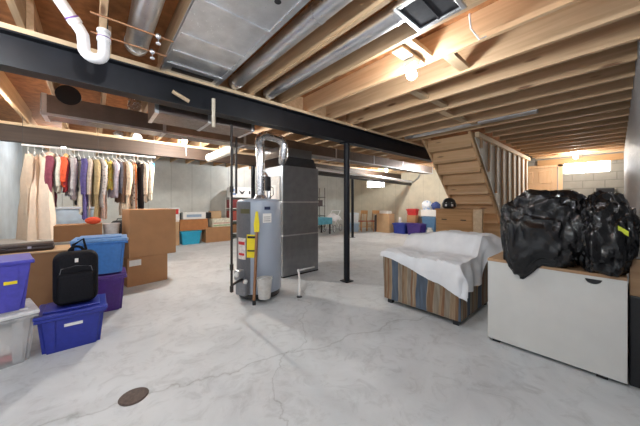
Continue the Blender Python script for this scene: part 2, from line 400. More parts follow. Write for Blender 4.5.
# ------------------------------------------------------------------ beams, posts
t = thing('steel_beam', 'long dark navy steel beam carrying the joists across the room', 'beam', (-1.29, BY0, 2.27))
b = MB(); LB = 11.58
b.box(0, LB, -.008, .008, 0, .26).box(0, LB, -.075, .075, 0, .014).box(0, LB, -.075, .075, .246, .26)
b.build('girder', STEEL, t)
MB().box(0, LB, -.07, .07, .26, .30).build('wood_plate', W_PLATE, t)
t = thing('timber_beam', 'dark brown timber beam with pale top plate above the hanging clothes', 'beam', (-1.29, BY1, 2.27))
MB().box(0, LB, -.07, .07, 0, .255, .004).build('girder', W_BEAM, t)
MB().box(0, LB, -.09, .09, .256, .30).build('wood_plate', W_PLATE, t)
def post(x, y, r, label):
    t = thing('steel_post', label, 'post', (x, y, 0), 0)
    MB().tube([(0, 0, .012), (0, 0, 2.255)], r, 20).build('column', STEEL, t, 60)
    MB().box(-.09, .09, -.075, .075, 2.255, 2.27).build('cap_plate', STEEL, t)
    MB().box(-.08, .08, -.08, .08, 0, .012).build('base_plate', STEEL, t)
post(3.13, BY0, .05, 'nearest dark steel post, right of the furnace under the navy beam')
post(7.15, BY1, .05, 'thin far dark steel post standing on the pale floor near the wooden chairs')
post(3.2, BY1, .055, 'brown steel post behind the water heater')

# ------------------------------------------------------------------ ducts
# panned return: sheet nailed under two joists
t = thing('panned_return_duct', 'wide flat sheet metal return duct filling the joist bay overhead', 'duct', (.74, .2, ZJ))
MB().box(-.27, .27, 0, 2.72, -.012, -.004).box(-.27, -.262, 0, 2.72, -.012, .02).build('sheet', GALV, t)
for y in (.5, 1.0, 1.5, 1.93, 2.21, 2.45): MB().box(-.255, .255, y-.022, y+.022, -.024, -.012, .004).build('cross_rib', GALV, t)
for s in (-1, 1): MB().box(s*.25-.02, s*.25+.02, 0, 2.72, -.020, -.012).build('side_flange', GALV, t)
MB().box(-.19, .19, 2.52, 2.60, -.0135, -.0118).build('slot', BLACKPL, t)
MB().lathe([(0, -.0135), (.022, -.0135), (.022, -.0118), (0, -.0118)], 16, Matrix.Translation((.13, 1.2, 0))).build('knockout', BLACKPL, t)
t = thing('return_trunk_duct', 'rectangular duct tinted with reflected brown, tucked right behind the navy beam', 'duct', (.47, 3.35, 2.23))
MB().box(0, 1.12, -.21, .22, 0, .3, .004).build('duct_box', GALV_B, t)
for x in (.02, .55, 1.10): MB().box(x-.018, x+.018, -.22, .23, -.008, .308).build('drive_cleat', GALV, t)
t = thing('supply_trunk_duct', 'long rectangular supply duct tinted with reflected brown, running under the joists past the furnace', 'duct', (-.45, 4.35, 2.28))
MB().box(0, 9.3, -.15, .15, 0, .23, .004).build('duct_box', GALV_B, t)
for x in (.03, 1.2, 2.4, 4.6, 6.0, 7.4, 9.27): MB().box(x-.02, x+.02, -.16, .16, -.012, .236).build('drive_cleat', GALV, t)
MB().box(0, 9.3, -.165, -.151, -.008, .02).build('lower_flange', GALV, t)
MB().tube([(.225, -.16, .262), (.225, .3, .262)], .112, 24).build('collar', BLACKPL, t, 60)
def round_duct(x, y0, y1, z, r, label, m=GALV, end=True):
    t = thing('round_duct', label, 'duct', (x, y0, z))
    MB().tube([(0, 0, 0), (0, y1-y0, 0)], r, 28).build('pipe', m, t, 60)
    n = max(1, int((y1-y0)/1.0))
    for k in range(n+1):
        y = (y1-y0)*(.03+.94*k/max(1, n))
        MB().tube([(0, y-.012, 0), (0, y+.012, 0)], r+.004, 28).build('seam_ring', m, t, 60)
    if end: MB().lathe([(0, -.012), (r*.8, -.012), (r*.95, 0), (r*.95, .01), (0, .01)], 24, Matrix.Translation((0, y1-y0, 0)) @ Matrix.Rotation(R(-90), 4, 'X')).build('end_cap', GALV_D, t, 50)
    return t
round_duct(1.20, -.05, 2.85, 2.645, .072, 'long round metal duct in the bay just right of the flat sheet metal duct')
round_duct(1.63, .98, 2.85, 2.645, .072, 'round metal duct running to the square register box overhead')
round_duct(.28, 1.2, 2.80, 2.68, .085, 'round metal duct overhead left of the flat sheet metal duct')
round_duct(1.9, 4.51, 5.85, 2.26, .085, 'pale round branch duct with capped end under the far joists', plain('pale_duct_wrap', (.72, .68, .6), .5), True)
t = thing('register_boot', 'square register box with dark grille between the joists near the bulb', 'duct', (1.64, .80, 2.55))
f = MB()
for a in ((-.17, .17, -.165, -.135), (-.17, .17, .135, .165), (-.17, -.14, -.135, .135), (.14, .17, -.135, .135)): f.box(*a, 0, .022, .004)
f.build('rim', GALV, t)
MB().box(-.15, .15, -.14, .14, .022, .22).build('box', GALV, t)
MB().box(-.139, .139, -.134, .134, .012, .021).box(-.14, .14, -.006, .006, .002, .012).build('grille', plain('grille_grey', (.045, .045, .05), .8, spec=.2), t)
MB().tube([(0, .14, .09), (0, .175, .095)], .075, 24).build('collar', GALV_D, t, 60)
# thin silver conduit duct among the right hand joists
o = MB().tube([(4.80, .75, 2.635), (4.80, 2.84, 2.635)], .06, 20).build('vent_pipe', GALV, None, 60, (4.80, .75, 2.64))
tag(o, 'thin silver vent pipe lying in a joist bay above the staircase', 'pipe')
o = MB().tube([(.42, 4.3, 2.6), (.42, 4.42, 2.6), *arc((.42, 4.42, 2.66), .06, -90, 0, ((0, 0, 1), (0, 1, 0)), 5)], .075, 18).build('duct_elbow', CHROME, None, 60, (.42, 4.3, 2.55))
tag(o, 'short shiny duct elbow on top of the long supply duct', 'duct')

# ------------------------------------------------------------------ pipes
t = thing('drain_trap', 'white plastic U shaped drain trap hanging in front of the navy beam', 'pipe', (0, 2.5, 2.4))
P = [(-.62, -.35, .62), (-.25, -.10, .345), (-.078, 0, .125), (-.06, 0, .09), (-.055, 0, .03)]
U = arc((0, 0, -.0), .055, 180, 360, ((1, 0, 0), (0, 0, 1)), 10)
MB().tube(P+[tuple(q) for q in U]+[(.055, 0, .06), (.055, 0, .17)], .036, 20).build('pipe', WHITE_P, t, 60)
for (p, q) in (((-.112, -.02, .172), (-.094, -.010, .148)), ((.055, 0, .085), (.055, 0, .11)), ((.055, 0, .145), (.055, 0, .17))):
    MB().tube([p, q], .042, 20).build('coupling', WHITE_P, t, 60)
for (p, q) in (((-.118, -.023, .180), (-.113, -.020, .173)), ((.055, 0, .112), (.055, 0, .117))):
    MB().tube([p, q], .0415, 20).build('primer_ring', plain('purple_primer', (.22, .10, .38), .5), t, 60)
MB().tube([(.055, 0, .17), (.055, 0, .40)], .026, 20).build('riser', BLACK_P, t, 60)
for (y, z, nm) in ((2.24, 2.53, 'front'), (2.50, 2.53, 'rear')):
    o = MB().tube([(-.02, y, z), (.46, y, z)], .007, 10).build('copper_line', COPPER, None, 60, (-.02, y, z))
    tag(o, f'thin copper water line crossing under the joists, the one {"farther from" if nm=="front" else "closer to"} the navy beam', 'pipe')
for (x, y) in ((.36, 2.24), (.36, 2.50)):
    t = thing('shutoff_valve', f'small hanging shutoff valve on the copper line {"farther from" if y<2.3 else "closer to"} the navy beam', 'valve', (x, y, 2.53))
    MB().ball((0, 0, 0), (.02, .018, .02)).build('valve_body', CHROME, t, True)
    MB().tube([(0, 0, -.018), (0, 0, -.05)], .004, 8).build('stem', CHROME, t)
    MB().tube([(0, 0, -.05), (0, 0, -.058)], .016, 14).build('handle', WHITE_P, t)
o = MB().tube([(1.24, 3.03, .22), (1.24, 3.03, 2.23)], .014, 12).build('pipe', BLACK_P, None, 60, (1.24, 3.03, 0))
gp = thing('gas_pipe', 'tall black iron gas pipe left of the water heater', 'pipe', (1.24, 3.03, 0)); o.parent = gp; o.location = (0, 0, 0)
for z in (.26, .52, 1.45): MB().tube([(0, 0, z-.035), (0, 0, z+.035)], .022, 12).build('fitting', BLACK_P, gp, 60)
MB().tube([(0, 0, .30), (.10, .09, .30), (.20, .155, .30)], .016, 10).build('branch', BLACK_P, gp, 60)
o = MB().tube([(1.55, 3.62, 1.42), (1.55, 3.62, 2.23)], .016, 12).build('water_pipe', BLACK_P, None, 60, (1.55, 3.62, 1.4))
tag(o, 'dark vertical water pipe rising behind the water heater beside its flue', 'pipe')
o = MB().tube([(3.9, 5.8, 2.30), (10.25, 5.8, 2.17)], .05, 14).build('drain_pipe', WHITE_P, None, 60, (5.2, 5.8, 2.2))
tag(o, 'white plastic drain pipe running under the far joists', 'pipe')
o = MB().tube([(3.6, 5.86, 2.18), (10.298, 5.86, 2.06)], .055, 14).build('black_drain_pipe', BLACKPL, None, 60, (3.6, 5.86, 2.1))
tag(o, 'black pipe running just below the white drain pipe', 'pipe')
o = MB().tube([(10.25, 5.75, 2.12), (10.25, 5.5, 2.3), (10.25, 5.35, 2.57)], .018, 10).build('conduit', GALV_D, None, 60, (10.25, 5.5, 2.1))
tag(o, 'grey conduit climbing the far wall at the end of the drain pipes', 'pipe')
t = thing('condensate_pipe', 'thin white plastic pipe with an elbow lying on the floor by the furnace', 'pipe', (2.12, 2.86, 0))
MB().tube([(0, 0, .018), (.30, .40, .10), (.44, .62, .16)], .016, 10).build('long_run', WHITE_P, t, 60)
MB().ball((.44, .62, .16), .024).build('elbow', WHITE_P, t, True)
MB().tube([(.44, .62, .16), (.98, .86, .085)], .014, 10).build('short_run', WHITE_P, t, 60)
MB().lathe([(0, 0), (.04, 0), (.03, .012), (0, .012)], 16).build('floor_cap', BLACKPL, t)
o = MB().lathe([(0, 0), (.082, 0), (.085, .004), (.075, .010), (.06, .007), (.05, .010), (.03, .007), (0, .011)], 32).build('drain_cover', plain('rusty_iron', (.085, .06, .05), .7, nscale=60, namt=.4), None, 30)
o.location = (.20, 2.12, 0); tag(o, 'small round brown drain cover set in the concrete floor', 'drain')

# ------------------------------------------------------------------ furnace
t = thing('furnace', 'tall grey sheet metal furnace cabinet beside the water heater', 'furnace', (2.42, 3.74, 0))
MB().box(0, .80, 0, .72, .02, 1.93, .006).build('cabinet', GALV_D, t)
for z in (.72, 1.30): MB().box(-.003, .803, -.006, .723, z-.012, z+.012, .003).build('seam', GALV, t)
MB().prism([(0, 1.93), (.80, 1.93), (.72, 2.10), (.06, 2.10)], 'Y', .05, .70).build('plenum', metal('black_band_sheet', (.10, .10, .11), .4), t)
MB().box(.04, .76, .15, .72, 2.10, 2.28).build('supply_riser', GALV_D, t)
MB().box(-.012, 0, .08, .62, .2, 1.75).build('side_panel', plain('furnace_side_enamel', (.62, .60, .57), .4), t)
MB().box(-.016, -.012, .2, .45, 1.35, 1.6).build('label_plate', PAPER, t)
MB().box(0, .80, 0, .72, 0, .02).build('base', BLACKPL, t)

# ------------------------------------------------------------------ water heater
HX, HY = 1.755, 3.31
t = thing('water_heater', 'grey cylindrical water heater with yellow tag and silver flue', 'water heater', (HX, HY, 0))
r = .30
MB().lathe([(0, .03), (r-.02, .03), (r-.02, .10), (0, .10)], 48).build('base_ring', BLACKPL, t, 40)
HG = plain('heater_enamel', (.36, .41, .49), .35, nscale=3, namt=.04, bmp=.02)
MB().lathe([(0, .10), (r-.004, .10), (r, .11), (r, 1.30), (r-.008, 1.32), (r-.03, 1.335), (r*.4, 1.345), (0, 1.345)], 64).build('tank', HG, t, 40)
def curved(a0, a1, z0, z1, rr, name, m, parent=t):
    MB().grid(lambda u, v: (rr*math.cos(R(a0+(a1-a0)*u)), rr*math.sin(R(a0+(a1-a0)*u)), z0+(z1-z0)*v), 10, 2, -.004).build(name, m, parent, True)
# angles: camera looks from direction about -118 deg (from heater towards the camera)
CA = math.degrees(math.atan2(-HY, -HX))
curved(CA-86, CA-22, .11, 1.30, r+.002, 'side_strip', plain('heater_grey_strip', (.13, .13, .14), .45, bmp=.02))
curved(CA-62, CA-35, .55, .83, r+.006, 'warning_label', plain('printed_label', (.72, .66, .62), .6, nscale=40, namt=.25))
curved(CA-60, CA-37, .74, .78, r+.008, 'red_label_band', RED)
curved(CA-58, CA-38, .60, .63, r+.008, 'red_label_band', RED)
curved(CA-31, CA-8, .58, .88, r+.006, 'energy_guide', YELLOW)
curved(CA-29, CA-10, .83, .86, r+.008, 'energy_guide_heading', BLACKPL)
curved(CA-29, CA-10, .66, .68, r+.008, 'energy_guide_scale', BLACKPL)
curved(CA+8, CA+30, 1.03, 1.15, r+.005, 'spec_label', PAPER)
for z in (1.05, 1.075, 1.10): curved(CA+10, CA+27, z, z+.008, r+.007, 'label_print', plain('print_grey', (.25, .25, .27), .6))
curved(CA+12, CA+27, 1.20, 1.24, r+.005, 'name_badge', plain('badge_navy', (.02, .03, .08), .4))
curved(CA-52, CA-24, 1.15, 1.21, r+.005, 'top_badge', plain('badge_olive', (.10, .09, .03), .5))
m = Matrix.Rotation(R(CA-44), 4, 'Z')
MB().box(r-.01, r+.055, -.085, .085, .09, .27, .012, m).build('burner_cover', plain('burner_grey', (.22, .22, .23), .5), t)
m2 = Matrix.Rotation(R(CA-48), 4, 'Z')
MB().box(r-.01, r+.09, -.05, .05, .29, .42, .012, m2).build('gas_valve', plain('valve_grey', (.34, .35, .37), .35, metal=.6), t)
MB().ball((0, 0, 0), (.03, .03, .035), 12, m2 @ Matrix.Translation((r+.10, .02, .37))).build('valve_knob', PAPER, t, True)
MB().ball((0, 0, 0), (.03, .03, .03), 12, Matrix.Rotation(R(CA-30), 4, 'Z') @ Matrix.Translation((r+.05, 0, .28))).build('drain_valve', PAPER, t, True)
MB().tube([(.05, .06, 1.34), (.05, .06, 1.80), (.05, .06, 2.0), (.05, .08, 2.12)], .062, 24).build('flue', CHROME, t, 60)
FL = arc((.16, .09, 2.17), .11, 180, 90, ((1, 0, 0), (0, 0, 1)), 6)
o2 = [(.05, .08, 2.10)]+[tuple(q) for q in FL]+[tuple(q) for q in arc((.38, .13, 2.17), .11, 90, 0, ((1, 0, 0), (0, 0, 1)), 6)]+[(.49, .13, 2.03), (.66, .44, 1.99)]
MB().tube(o2, .066, 24).build('flue_elbow', CHROME, t, 60)
for k in (1, 4, 7, 9, 11, 13): MB().tube([Vector(o2[k])-Vector((.006, 0, .006)), Vector(o2[k])+Vector((.006, 0, .006))], .071, 20).build('elbow_ring', CHROME, t, 60)
MB().lathe([(0, 1.345), (.10, 1.345), (.07, 1.40), (.062, 1.40)], 24, Matrix.Translation((.05, .06, 0))).build('draft_hood', CHROME, t, 40)
for (px, py, nm, mm) in ((.14, -.02, 'hot_pipe', CHROME), (.20, .06, 'cold_pipe', COPPER)):
    MB().tube([(px, py, 1.34), (px, py, 1.62), (px+.02, py+.16, 1.72), (px+.02, py+.3, 1.72)], .03 if nm == 'hot_pipe' else .018, 14).build(nm, mm, t, 60)
MB().box(.08, .15, -.06, .0, 1.46, 1.66, .01).build('damper_box', BLACKPL, t)
cord = [(.08, -.05, 1.55), (.16, -.10, 1.5), (.17, -.09, 1.4), (.10, -.12, 1.36)]
MB().tube(cord, .006, 8).build('cord', BLACKPL, t, 60)
ca = R(CA-10); dx, dy = math.cos(ca), math.sin(ca)
t2 = thing('discharge_pipe', 'copper coloured rod with yellow tag leaning on the water heater', 'pipe', (HX+dx*(r+.075), HY+dy*(r+.075), 0))
MB().tube([(0, 0, .06), (-.05*dx-.03*dy, -.05*dy+.03*dx, 1.06)], .019, 12).build('rod', COPPER, t2, 60)
MB().tube([(0, 0, .0), (0, 0, .06)], .022, 12).build('rubber_tip', BLACKPL, t2, 60)
MB().prism([(-.03, .92), (.03, .92), (.035, 1.02), (.012, 1.18), (-.012, 1.18), (-.035, 1.02)], 'Y', -.012, .012, Matrix.Translation((-.045*dx-.03*dy+dx*.03, -.045*dy+.03*dx+dy*.03, 0)) @ Matrix.Rotation(R(CA+80), 4, 'Z')).build('hang_tag', YELLOW, t2)
ca = R(CA+9); bx, by = HX+math.cos(ca)*(r+.103), HY+math.sin(ca)*(r+.103)
t2 = thing('plastic_bucket', 'small translucent white bucket hung against the foot of the water heater', 'bucket', (bx, by, .09))
MB().lathe([(0, .0), (.075, 0), (.095, .24), (.102, .24), (.102, .25), (.09, .25), (.07, .012), (0, .012)], 28).build('bucket_body', plain('frosted_plastic', (.55, .53, .50), .35), t2, 40)
MB().tube([Vector((.1*math.cos(R(a)), .1*math.sin(R(a)), .24-.05*math.sin(R(a)))) for a in range(180, 361, 20)], .004, 6).build('handle', GALV, t2)

# ------------------------------------------------------------------ bulbs
def bulb(x, y, z, s, label, c=(1, .93, .82), chain=0, r=.034):
    t = thing('ceiling_bulb', label, 'light bulb', (x, y, z), 0, None)
    MB().lathe([(0, -r*1.0), (r*.5, -r*.87), (r*.87, -r*.5), (r, 0), (r*.87, r*.5), (r*.55, r*1.0), (r*.45, r*1.3), (0, r*1.3)], 20).build('glass_bulb', emit('bulb_glow_%d_%s' % (s, x), c, s), t, True)
    MB().lathe([(0, r*1.3), (.022, r*1.3), (.026, .065), (.05, .068), (.055, .085), (0, .085)], 20).build('socket', plain('porcelain', (.75, .73, .7), .3), t, 40)
    h = ZJ-z
    MB().box(-.05, .05, -.05, .05, .085, .085+.045).build('junction_box', GALV, t)
    if abs(x-2.13) < .01: MB().box(-.235, .17, -.05, .05, .131, .15).build('mounting_board', W_BLOCK, t)
    if chain: MB().tube([(.03, 0, .06), (.03, 0, -chain)], .004, 6).build('pull_chain', PAPER, t)
bulb(2.13, 1.20, 2.43, 270, 'bright bare bulb under the joists near the square register box', (.93, .965, 1), 0, .042)
bulb(1.30, 5.42, 2.46, 1150, 'bright bare bulb above the cardboard stack and hanging clothes', (1, .965, .90), .28, .048)
bulb(8.14, 5.6, 2.465, 950, 'bare bulb glowing in front of the small far window', (1, .98, .93), 0, .045)
bulb(9.40, .70, 2.465, 420, 'bare bulb glowing near the window beside the pine door', (1, .94, .84), 0, .045)
bulb(4.35, 8.2, 2.485, 1100, 'added fill bulb hidden over the shelves behind the furnace', (.93, .965, 1))  # added fill lamp, brightens the back wall area
bulb(.12, .38, 2.39, 820, 'added fill bulb on the joists above the near end of the room', (.91, .955, 1))  # added fill above the camera, stands in for bounced flash
bulb(-1.0, 4.9, 2.44, 420, 'added fill bulb on the joists left of the long supply duct', (1, .97, .92))  # added out-of-view fill for the joists between the beams and the clothes
bulb(-.80, 2.05, 2.44, 600, 'added fill bulb on the joists left of the plastic drain trap', (.91, .955, 1))  # added out-of-view fill for the near left joists and floor
bulb(8.9, 3.2, 2.485, 800, 'added fill bulb hidden behind the staircase', (.93, .965, 1))  # added unseen fill, lifts the far area past the stairs
bulb(-.50, 7.9, 2.485, 450, 'added fill bulb hidden behind the hanging clothes', (.95, .98, 1))  # added unseen fill for the walls behind the clothes

# ------------------------------------------------------------------ staircase
t = thing('staircase', 'bare wooden staircase seen from below, sloping down from the joists', 'stairs', (0, 0, 0))
def zt(x): return zs(x)
YS0, YS1 = 1.72, 2.62
for (ya, yb) in ((YS0-.0, YS0+.04), (YS1-.04, YS1)):
    MB().prism([(4.9, 2.565), (5.05, 2.565), (7.83, 0.006), (8.3, 0.006), (5.45, 2.565+.06), (4.9, 2.565+.06)][:5] if False else [(5.05, 2.566), (5.45, 2.566), (8.22, .006), (7.83, .006)], 'Y', ya, yb).build('stringer', W_STAIR, t)
n = 11; rise = .2165; run = rise/SLOPE
for k in range(n):
    zt_ = 2.566-rise*k; xx = 5.09+run*k
    if zt_-rise < -.01: break
    MB().box(xx+.13, xx+.15, YS0+.041, YS1-.041, max(.01, zt_-rise+.02), zt_-.005).build('riser', W_STAIR, t)
    MB().box(xx+.125+.012, xx+.15+run-.01, YS0+.041, YS1-.041, zt_-rise-.018, zt_-rise+.018).build('tread', W_STAIR, t) if zt_-rise > .05 else None

# ------------------------------------------------------------------ chest under the stairs
t = thing('wooden_chest', 'honey brown wooden chest of drawers under the stairs', 'chest', (5.5, 2.17, 0))
MB().box(0, .55, -.36, .37, .05, 1.13, .004).build('body', W_CHEST, t)
MB().box(-.02, .57, -.38, .39, 1.13, 1.16, .005).build('top', W_CHEST, t)
for (z0, z1) in ((.08, .40), (.43, .75), (.78, 1.10)):
    dr = MB().box(-.015, 0, -.335, .345, z0, z1, .006).build('drawer', W_CHEST, t)
    for y in (-.18, .19): MB().box(-.03, -.012, y-.05, y+.05, (z0+z1)/2-.01, (z0+z1)/2+.01, .004).build('pull', plain('dark_bronze', (.06, .04, .025), .4), dr)
MB().box(0, .55, -.36, .37, 0, .05).build('plinth', W_CHEST, t)
o = MB().box(5.44, 5.48, 1.655, 1.80, 0, 1.16, .003).build('pine_board', W_BLOCK, None, False, (5.46, 1.72, 0)); tag(o, 'pale pine board standing upright right of the wooden chest', 'board')
t = thing('rounded_bag', 'black and white bag, rounded like a helmet, sitting on the wooden chest', 'helmet', (5.72, 2.36, 1.16), 20)  # black and white bag modelled in a helmet shape
MB().lathe([(.10, .0), (.135, .04), (.14, .10), (.11, .18), (.06, .22), (0, .23)], 24).build('shell', BLACKPL, t, 50)
MB().lathe([(0, 0), (.10, 0), (.10, .03), (0, .03)], 20).build('lining', BLACKF, t)
for a in (150, 200, 250): MB().grid(lambda u, v, a=a: (.144*math.cos(R(a+16*u))*(1-.25*v*v), .144*math.sin(R(a+16*u))*(1-.25*v*v), .05+.12*v), 6, 6, .004).build('white_flash', PAPER, t, True)

# ------------------------------------------------------------------ loveseat and sheet
t = thing('striped_sofa', 'low sofa upholstered in weathered brown and blue vertical stripes', 'sofa', (2.82, 1.06, 0))
STR = stripes()
MB().prism([(.03, .06), (1.02, .06), (1.02, .6), (-.0, .6), (0.0, .55)], 'Y', 0.0, .93).build('body', STR, t)
MB().box(.01, .66, .02, .91, .601, .64, .018).build('seat_cushion', STR, t)
MB().box(.68, 1.02, .0, .93, .601, .77, .05).build('back_cushion', STR, t)
for (x, y) in ((.09, .06), (.09, .87), (.93, .06), (.93, .87)): MB().box(x-.03, x+.03, y-.03, y+.03, 0, .06).build('foot', BLACKPL, t)
def sheet():
    X0, X1, Y0, Y1 = 2.82, 3.86, 1.06, 1.99
    def top(x, y):
        a = min(1, max(0, (x-3.30)/.22)); a = a*a*(3-2*a)
        yb = min(1, max(0, (1.99-y)/.5)); yb = yb*yb*(3-2*yb)
        z = .655+a*(.155+.075*yb)
        return z + .010*noise.noise(Vector((x*5, y*5, 1)))+.022*noise.noise(Vector((x*2.2, y*2.2, 7)))
    def f(u, v):
        y = (Y0-.30)+(Y1+.03-(Y0-.30))*v
        s = min(1, max(0, (Y1-y)/(Y1-Y0)))
        drop = .05+.26*s**1.25
        p = X0-drop + (X1+.12-(X0-drop))*u
        dx = max(0, X0-p); dxr = max(0, p-X1); dy = max(0, Y0-y)
        flare = min(1, max(0, (p-3.35)/.4))             # towards the back the edge stands out stiffly
        x = min(max(p, X0), X1); yy = max(y, Y0)
        dd = dy*(1-.62*flare)
        z = top(x, yy)-max(dx, dd)-.12*min(dx, dd)-dxr*.8
        x2 = x-(.02+.012*math.sin(y*19))*min(1, dx*9)
        y2 = yy-.03*min(1, dy*8)-dy*.62*flare+.022*math.sin(p*24+1)*min(1, dy*6)*(1-flare)-.03*min(1, dy*5)*(dx > 0)
        if dxr > 0: x2 = X1+.02+.01*math.sin(y*20)
        z += .004*noise.noise(Vector((x*30, y*30, 3)))+.013*(1-2*abs(noise.noise(Vector((x*5+y*2, y*6-x*2, 5)))))*(dx == 0)+.006*noise.noise(Vector((x*13, y*13, 9)))
        return (x2, y2, max(z, .02))
    return MB().grid(f, 80, 80, -.004).build('cover_sheet', SHEET, None, True, (2.82, 1.06, .6))
tag(sheet(), 'rumpled white sheet thrown over the striped sofa', 'sheet')

# ------------------------------------------------------------------ white cabinet
t = thing('white_chest', 'plain white chest with wooden top and dark half moon finger hole', 'chest', (2.8, .37, 0))
mb = MB(); W0, W1 = -.418, .43
hy, hz, hr = -.255, .725, .045
pts = [(W0, .03), (W1, .03), (W1, .765)]
pts += [(hy+hr, .765)] if False else []
arcp = [(hy+hr*1.0*math.cos(R(a)), hz-.0+hr*.85*math.sin(R(a))) for a in range(0, -181, -18)]
pts = [(W0, .03), (W1, .03), (W1, hz), *arcp, (W0, hz)]
mb.prism(pts, 'X', 0, .02); mb.box(0, .02, W0, W1, hz+.0005, .748)
CHESTW = plain('chest_enamel', (.60, .60, .575), .4, nscale=8, namt=.03, bmp=.02)
mb.build('front_panel', CHESTW, t)
MB().box(.02, .58, W0, W0+.02, .03, .748).box(.02, .58, W1-.02, W1, .03, .748).box(.56, .58, W0+.02, W1-.02, .03, .748).box(.02, .56, W0+.02, W1-.02, .05, .07).build('carcass', CHESTW, t)
MB().box(.022, .024, hy-.07, hy+.07, .66, .74).build('hole_shade', BLACKPL, t)  # black sheet behind the finger hole stands in for the dark interior
MB().box(-.004, .6, W0, W1+.004, .748, .772, .003).build('top', W_TRIM, t)
for (x, y) in ((.05, W0+.12), (.05, W1-.06), (.53, W0+.06), (.53, W1-.06)): MB().box(x-.025, x+.025, y-.03, y+.03, 0, .03).build('foot', BLACKPL, t)

# ------------------------------------------------------------------ black bags
def bag(loc, rx, ry, rz, seed, name_label, drape=None, knot=(0, 0), tagp=False, pw=.55):
    t = thing('garbage_bag', name_label, 'bag', loc)
    bm = bmesh.new(); bmesh.ops.create_cube(bm, size=2); bmesh.ops.subdivide_edges(bm, edges=bm.edges, cuts=40, use_grid_fill=True)
    for v in bm.verts:
        d = v.co.normalized()
        p = Vector((math.copysign(abs(d.x)**pw, d.x), math.copysign(abs(d.y)**pw, d.y), math.copysign(abs(d.z)**(pw+.1), d.z)))
        q = Vector((d.x*2+seed, d.y*2, d.z*2))
        n1 = noise.noise(q*1.0); n2 = 1-abs(noise.noise(q*2.0))*2; n3 = 1-abs(noise.noise(q*4.4+Vector((3, 1, 2))))*2; n4 = noise.noise(q*9)
        k = 1+.15*n1+.085*n2+.04*max(-.4, n3)*(.4+.6*abs(n1)*2)+.006*n4
        c = Vector((p.x*rx*k, p.y*ry*k, p.z*rz*k))
        top = max(0, d.z)
        kd = math.hypot(d.x-knot[0], d.y-knot[1])
        c.z += .10*rz*max(0, 1-kd*2.2)*(1 if d.z > 0 else 0) + .05*rz*n2*top
        if c.z < -rz*.86: c.z = -rz*.86
        c.z += rz*.86
        if drape:
            w = max(0, 1-abs((c.y-drape[0])/drape[1]))
            if c.x < -rx*.35 and c.z < rz*.9 and w > 0:
                s = (1-c.z/(rz*.9))
                c.z -= drape[2]*s*w**.8; 
        v.co = c
    bmesh.ops.recalc_face_normals(bm, faces=bm.faces)
    mb = MB(); mb.add(bm); mb.build('bag_body', BAG, t, True)
    kb = MB(); kz = rz*1.86
    kb.lathe([(0, -.02), (.05, -.02), (.03, .02), (.022, .03), (.04, .06), (.05, .085), (.02, .075), (0, .06)], 14, Matrix.Translation((knot[0]*rx, knot[1]*ry, kz-.06)) @ Matrix.Rotation(R(25), 4, 'X'))
    kb.build('tied_top', BAG, t, True)
    return t
bag((3.00, .42, .774), .27, .28, .315, 2.3, 'bulging shiny black bag nearer the stairs, slumping over the chest edge', (.17, .17, .20), (.1, -.25), pw=.72)
g = bag((3.02, .062, .774), .29, .155, .30, 9.1, 'shiny black bag with yellow strip against the white wall', None, (.2, .1), pw=.75)
MB().grid(lambda u, v: (-.268-.01*math.sin(u*3), -.015-.10*u, .37-.08*u+.035*v), 10, 2, .004).build('yellow_strip', plain('lime_yellow', (.62, .70, .05), .5), g, True)
MB().grid(lambda u, v: (-.266-.01*math.sin(u*3), .055-.06*u, .41-.03*u+.02*v), 8, 2, .004).build('yellow_strip', plain('lime_yellow', (.62, .70, .05), .5), g, True)
# bits leaning between the chest and the wall
for k, (x, z1, mm, lb) in enumerate(((2.86, .90, W_TRIM, 'front brown board standing on the dark shadow filler between white chest and wall'), (2.94, .86, W_CHEST, 'middle brown board standing on the dark shadow filler between white chest and wall'), (3.02, .82, W_STUD, 'rear brown board standing on the dark shadow filler between white chest and wall'))):
    o = MB().box(x, x+.03, -.118, -.06, .64, z1-.0, .003).build('leaning_board', mm, None, False, (x, -.09, .64)); tag(o, lb, 'board')
o = MB().box(2.86, 3.30, -.118, -.058, 0, .638, .008).build('shadow_block', BLACKPL, None, False, (3.1, -.09, 0)); tag(o, 'dark block standing in for shadow between the white chest and the right wall', 'shadow block')  # added dark filler where the gap only lies in shadow
o = MB().box(9.9, 10.28, .04, .36, 0, 1.66, .01).build('dark_cabinet', BLACKPL, None, False, (10.1, .3, 0)); tag(o, 'dark cabinet against the block wall below the bright window', 'cabinet')

